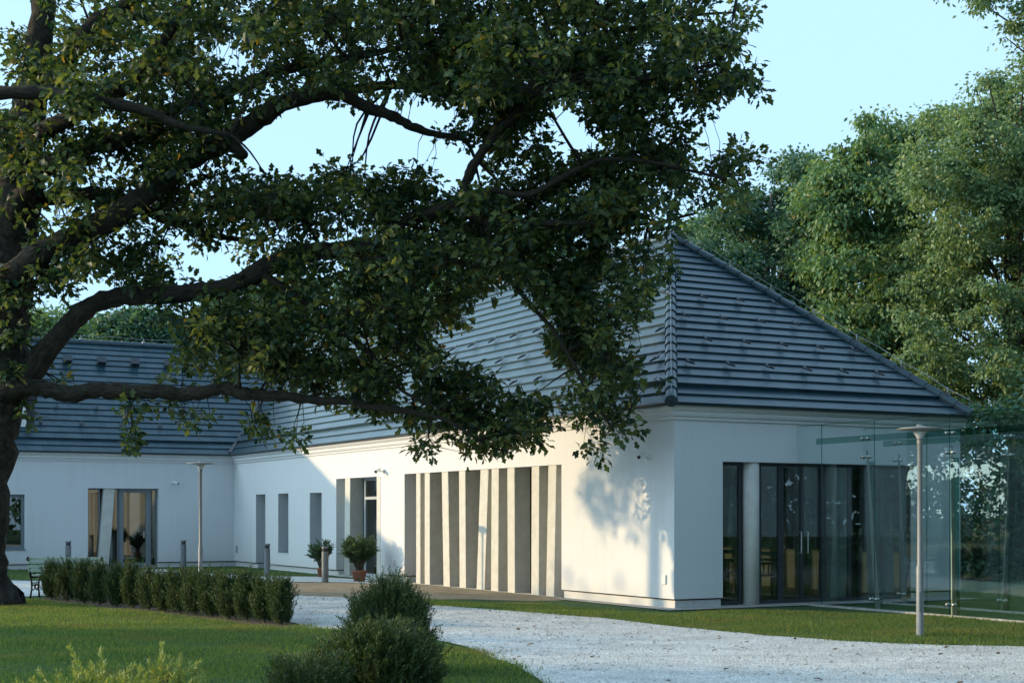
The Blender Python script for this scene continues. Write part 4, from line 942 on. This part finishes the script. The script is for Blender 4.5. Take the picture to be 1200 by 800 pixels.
# unseen trees round the garden; nearer western ones stand between low sun and lawn
def far_tree(x, y, h, r, n, cb=.3):
    d = y; bl = []
    t = thing('park_tree', 'broad leafy park tree standing round the garden, outside the picture', 'tree', (x, y, 0), 0, 'park trees round the garden')
    nc = 90; u = rand_dirs(nc); cs = np.array([0, 0, h*(.5+cb/2)])+u*(rng.uniform(.3, 1, nc)**.5)[:, None]*np.array([r, r, h*(1-cb)/2])
    m = MB(); m.tube([(0, 0, -.05), (.1, 0, h*.4), (0, 0, h*.8)], [.3, .22, .06], 8); m.build('trunk', M['trunk'], t, True)
    cp = np.repeat(cs, n//nc, 0); k = len(cp); pos = cp+rng.normal(size=(k, 3))*.45
    leaf_mesh('crown', DIA_V, DIA_F, pos, frames(rand_dirs(k), rand_dirs(k)+np.array([0, 0, .6])), rng.uniform(.3, .5, k), M['darkleaf'], t)
FAR = [(-68, 30, 4.2, 4.0, -.1), (-70, 38, 4.0, 4.2, -.1), (-69, 46, 4.4, 4.0, -.1), (-71, 22, 4.0, 4.2, -.1), (-70, 54, 4.2, 4.2, -.1), (-40, 33, 9.6, 3.0, .1), (-36, 22.4, 8.2, 1.7, .1), (-38, 18.8, 9.6, 2.2, .0), (-40, 15.2, 9.4, 1.9, .0), (-37, 8, 9.0, 2.4, .15),  # the low far row is added to darken reflections in the glass
       (11.5, 13.5, 11, 4.2, -.05), (15, 20.5, 12, 4.4, -.05), (10, 6, 12, 4.2, .0), (19, 12, 14, 5.0, -.05), (21, 25, 13, 5, -.05), (19, 17.5, 9, 4.5, -.1), (30, 22, 13, 5, -.05)]  # unseen right-hand trees, added to darken the short face and its glass
for x, y, h_, r_, cb in FAR: far_tree(x, y, h_, r_, 7200 if x > 0 else (3600 if y > 26 else 7200), cb)
# a slim tree west of the oak, its shadow falls on the sunlit wall beside the corner
ty = thing('young_tree', 'slim tree with a long bare stem, left of the oak outside the picture', 'tree', (-19, 26.39+.1*21.58, 0), 0)
m = MB(); m.tube([(0, 0, -.05), (.05, .03, 3), (0, 0, 6.2), (.05, 0, 9.6)], [.24, .20, .17, .04], 10); m.build('trunk', M['trunk'], ty, True)
cs = np.array([[rng.normal(0, .8), y0+rng.normal(0, .35), z0+rng.normal(0, .35)] for y0, z0 in ((.9, 7.1), (1.5, 6.9), (1.2, 7.7), (.4, 8.1), (-.5, 8.0), (-.9, 7.2), (-.6, 6.5), (.3, 8.8), (1.7, 7.4), (0, 9.4), (.8, 6.3)) for _ in range(3)])
cp = np.repeat(cs, 60, 0); k = len(cp); pos = cp+rng.normal(size=(k, 3))*.2
leaf_mesh('crown', DIA_V, DIA_F, pos, frames(rand_dirs(k), rand_dirs(k)), rng.uniform(.14, .24, k), M['darkleaf'], ty)

# ------------------------------------------------------------------ grass and litter
hedge_world = [(p.x, p.y) for p in hp]
def blades(n, poly_px, hmin, hmax, mat, name, lab=None, excl=()):
    pts = [G(*p) for p in poly_px]; pl_ = np.array([(p.x, p.y) for p in pts])
    x = rng.uniform(pl_[:, 0].min(), pl_[:, 0].max(), n*3); y = rng.uniform(pl_[:, 1].min(), pl_[:, 1].max(), n*3)
    k = inside(pl_, x, y)
    for e in excl: k &= ~inside(e, x, y)
    x, y = x[k][:n], y[k][:n]; return x, y
def grass(name, groups):
    X = []; Y = []
    for n, poly, ex in groups:
        x, y = blades(n, poly, 0, 0, None, '', None, ex); X.append(x); Y.append(y)
    x = np.concatenate(X); y = np.concatenate(Y); n = len(x)
    x = x+rng.normal(0, .05, n)*rng.choice([1, 1, 3], n); y = y+rng.normal(0, .07, n)*rng.choice([1, 1, 3], n); pos = np.stack([x, y, np.full(n, .0)], 1); dirs = norm(np.stack([rng.normal(0, .45, n), rng.normal(0, .45, n), np.ones(n)], 1))
    V = [(.09, 0, 0), (.05, .6, .03), (0, 1, .16), (-.05, .6, .03), (-.09, 0, 0)]
    sc = rng.uniform(.035, .075, n)*(.8+.35*np.sin(x*1.7+np.sin(y*1.3))*np.sin(y*2.1))
    o = leaf_mesh(name, V, [(0, 1, 3, 4), (1, 2, 3)], pos, frames(dirs, rand_dirs(n)), sc, M['grass'])
    o['kind'] = 'stuff'; tag(o, 'short mown green grass of the lawn and the strip before the building', 'grass'); return o
lawn_px = [(-30, 702), (50, 703), (150, 713), (250, 724), (338, 736), (350, 734), (430, 740.5), (510, 750), (555, 761), (600, 779), (640, 801), (690, 846), (-60, 850), (-200, 760)]
strip_px = [(478, 702), (560, 706), (640, 708), (700, 714), (790, 719), (850, 716), (1000, 717), (1200, 731), (1260, 760), (1200, 758), (1100, 756), (1000, 752), (900, 745), (800, 735), (700, 724), (600, 716), (490, 708)]
far_px = [(-100, 664), (36, 664.5), (60, 666), (60, 679), (-100, 679)]
court_px = [(192, 666), (276, 664), (330, 669.5), (392, 676.5), (372, 675.3), (310, 674.7), (230, 671.2)]
grass('grass', [(210000, lawn_px, [hedge_world]), (90000, strip_px, [dirt_poly]), (12000, far_px, []), (6000, court_px, [])])
n = 260
x = rng.uniform(-9, 9, n); y = rng.uniform(14, 30, n); k = inside(np.array(path_poly), x, y); x, y = x[k], y[k]; n = len(x)
o = leaf_mesh('fallen_leaves', OAK_V, OAK_F, np.stack([x, y, np.full(n, .03)], 1), frames(norm(np.stack([rng.normal(size=n), rng.normal(size=n), rng.normal(0, .25, n)], 1)), np.array([[0, 0, 1.]])+rand_dirs(n)*.4), rng.uniform(.05, .10, n), M['litter'])
o['kind'] = 'stuff'; tag(o, 'brown fallen oak leaves scattered over the pale gravel', 'leaves')

n = 12000
x = rng.uniform(-10, 14, n); y = rng.uniform(14, 30, n); k = inside(np.array(path_poly), x, y); x, y = x[k], y[k]; n = len(x)
OCT = [(1, 0, 0), (0, .8, 0), (-.9, .1, 0), (0, -.9, 0), (.1, 0, .6), (0, 0, -.4)]
o = leaf_mesh('loose_pebbles', OCT, [(0, 1, 4), (1, 2, 4), (2, 3, 4), (3, 0, 4)], np.stack([x, y, np.full(n, .014)], 1), frames(norm(np.stack([rng.normal(size=n), rng.normal(size=n), rng.normal(0, .1, n)], 1)), np.tile([0, 0, 1.], (n, 1))), rng.uniform(.008, .03, n)**1.0, M['pebble'])
o['kind'] = 'stuff'; tag(o, 'loose pale and grey pebbles lying on the gravel path', 'pebbles')
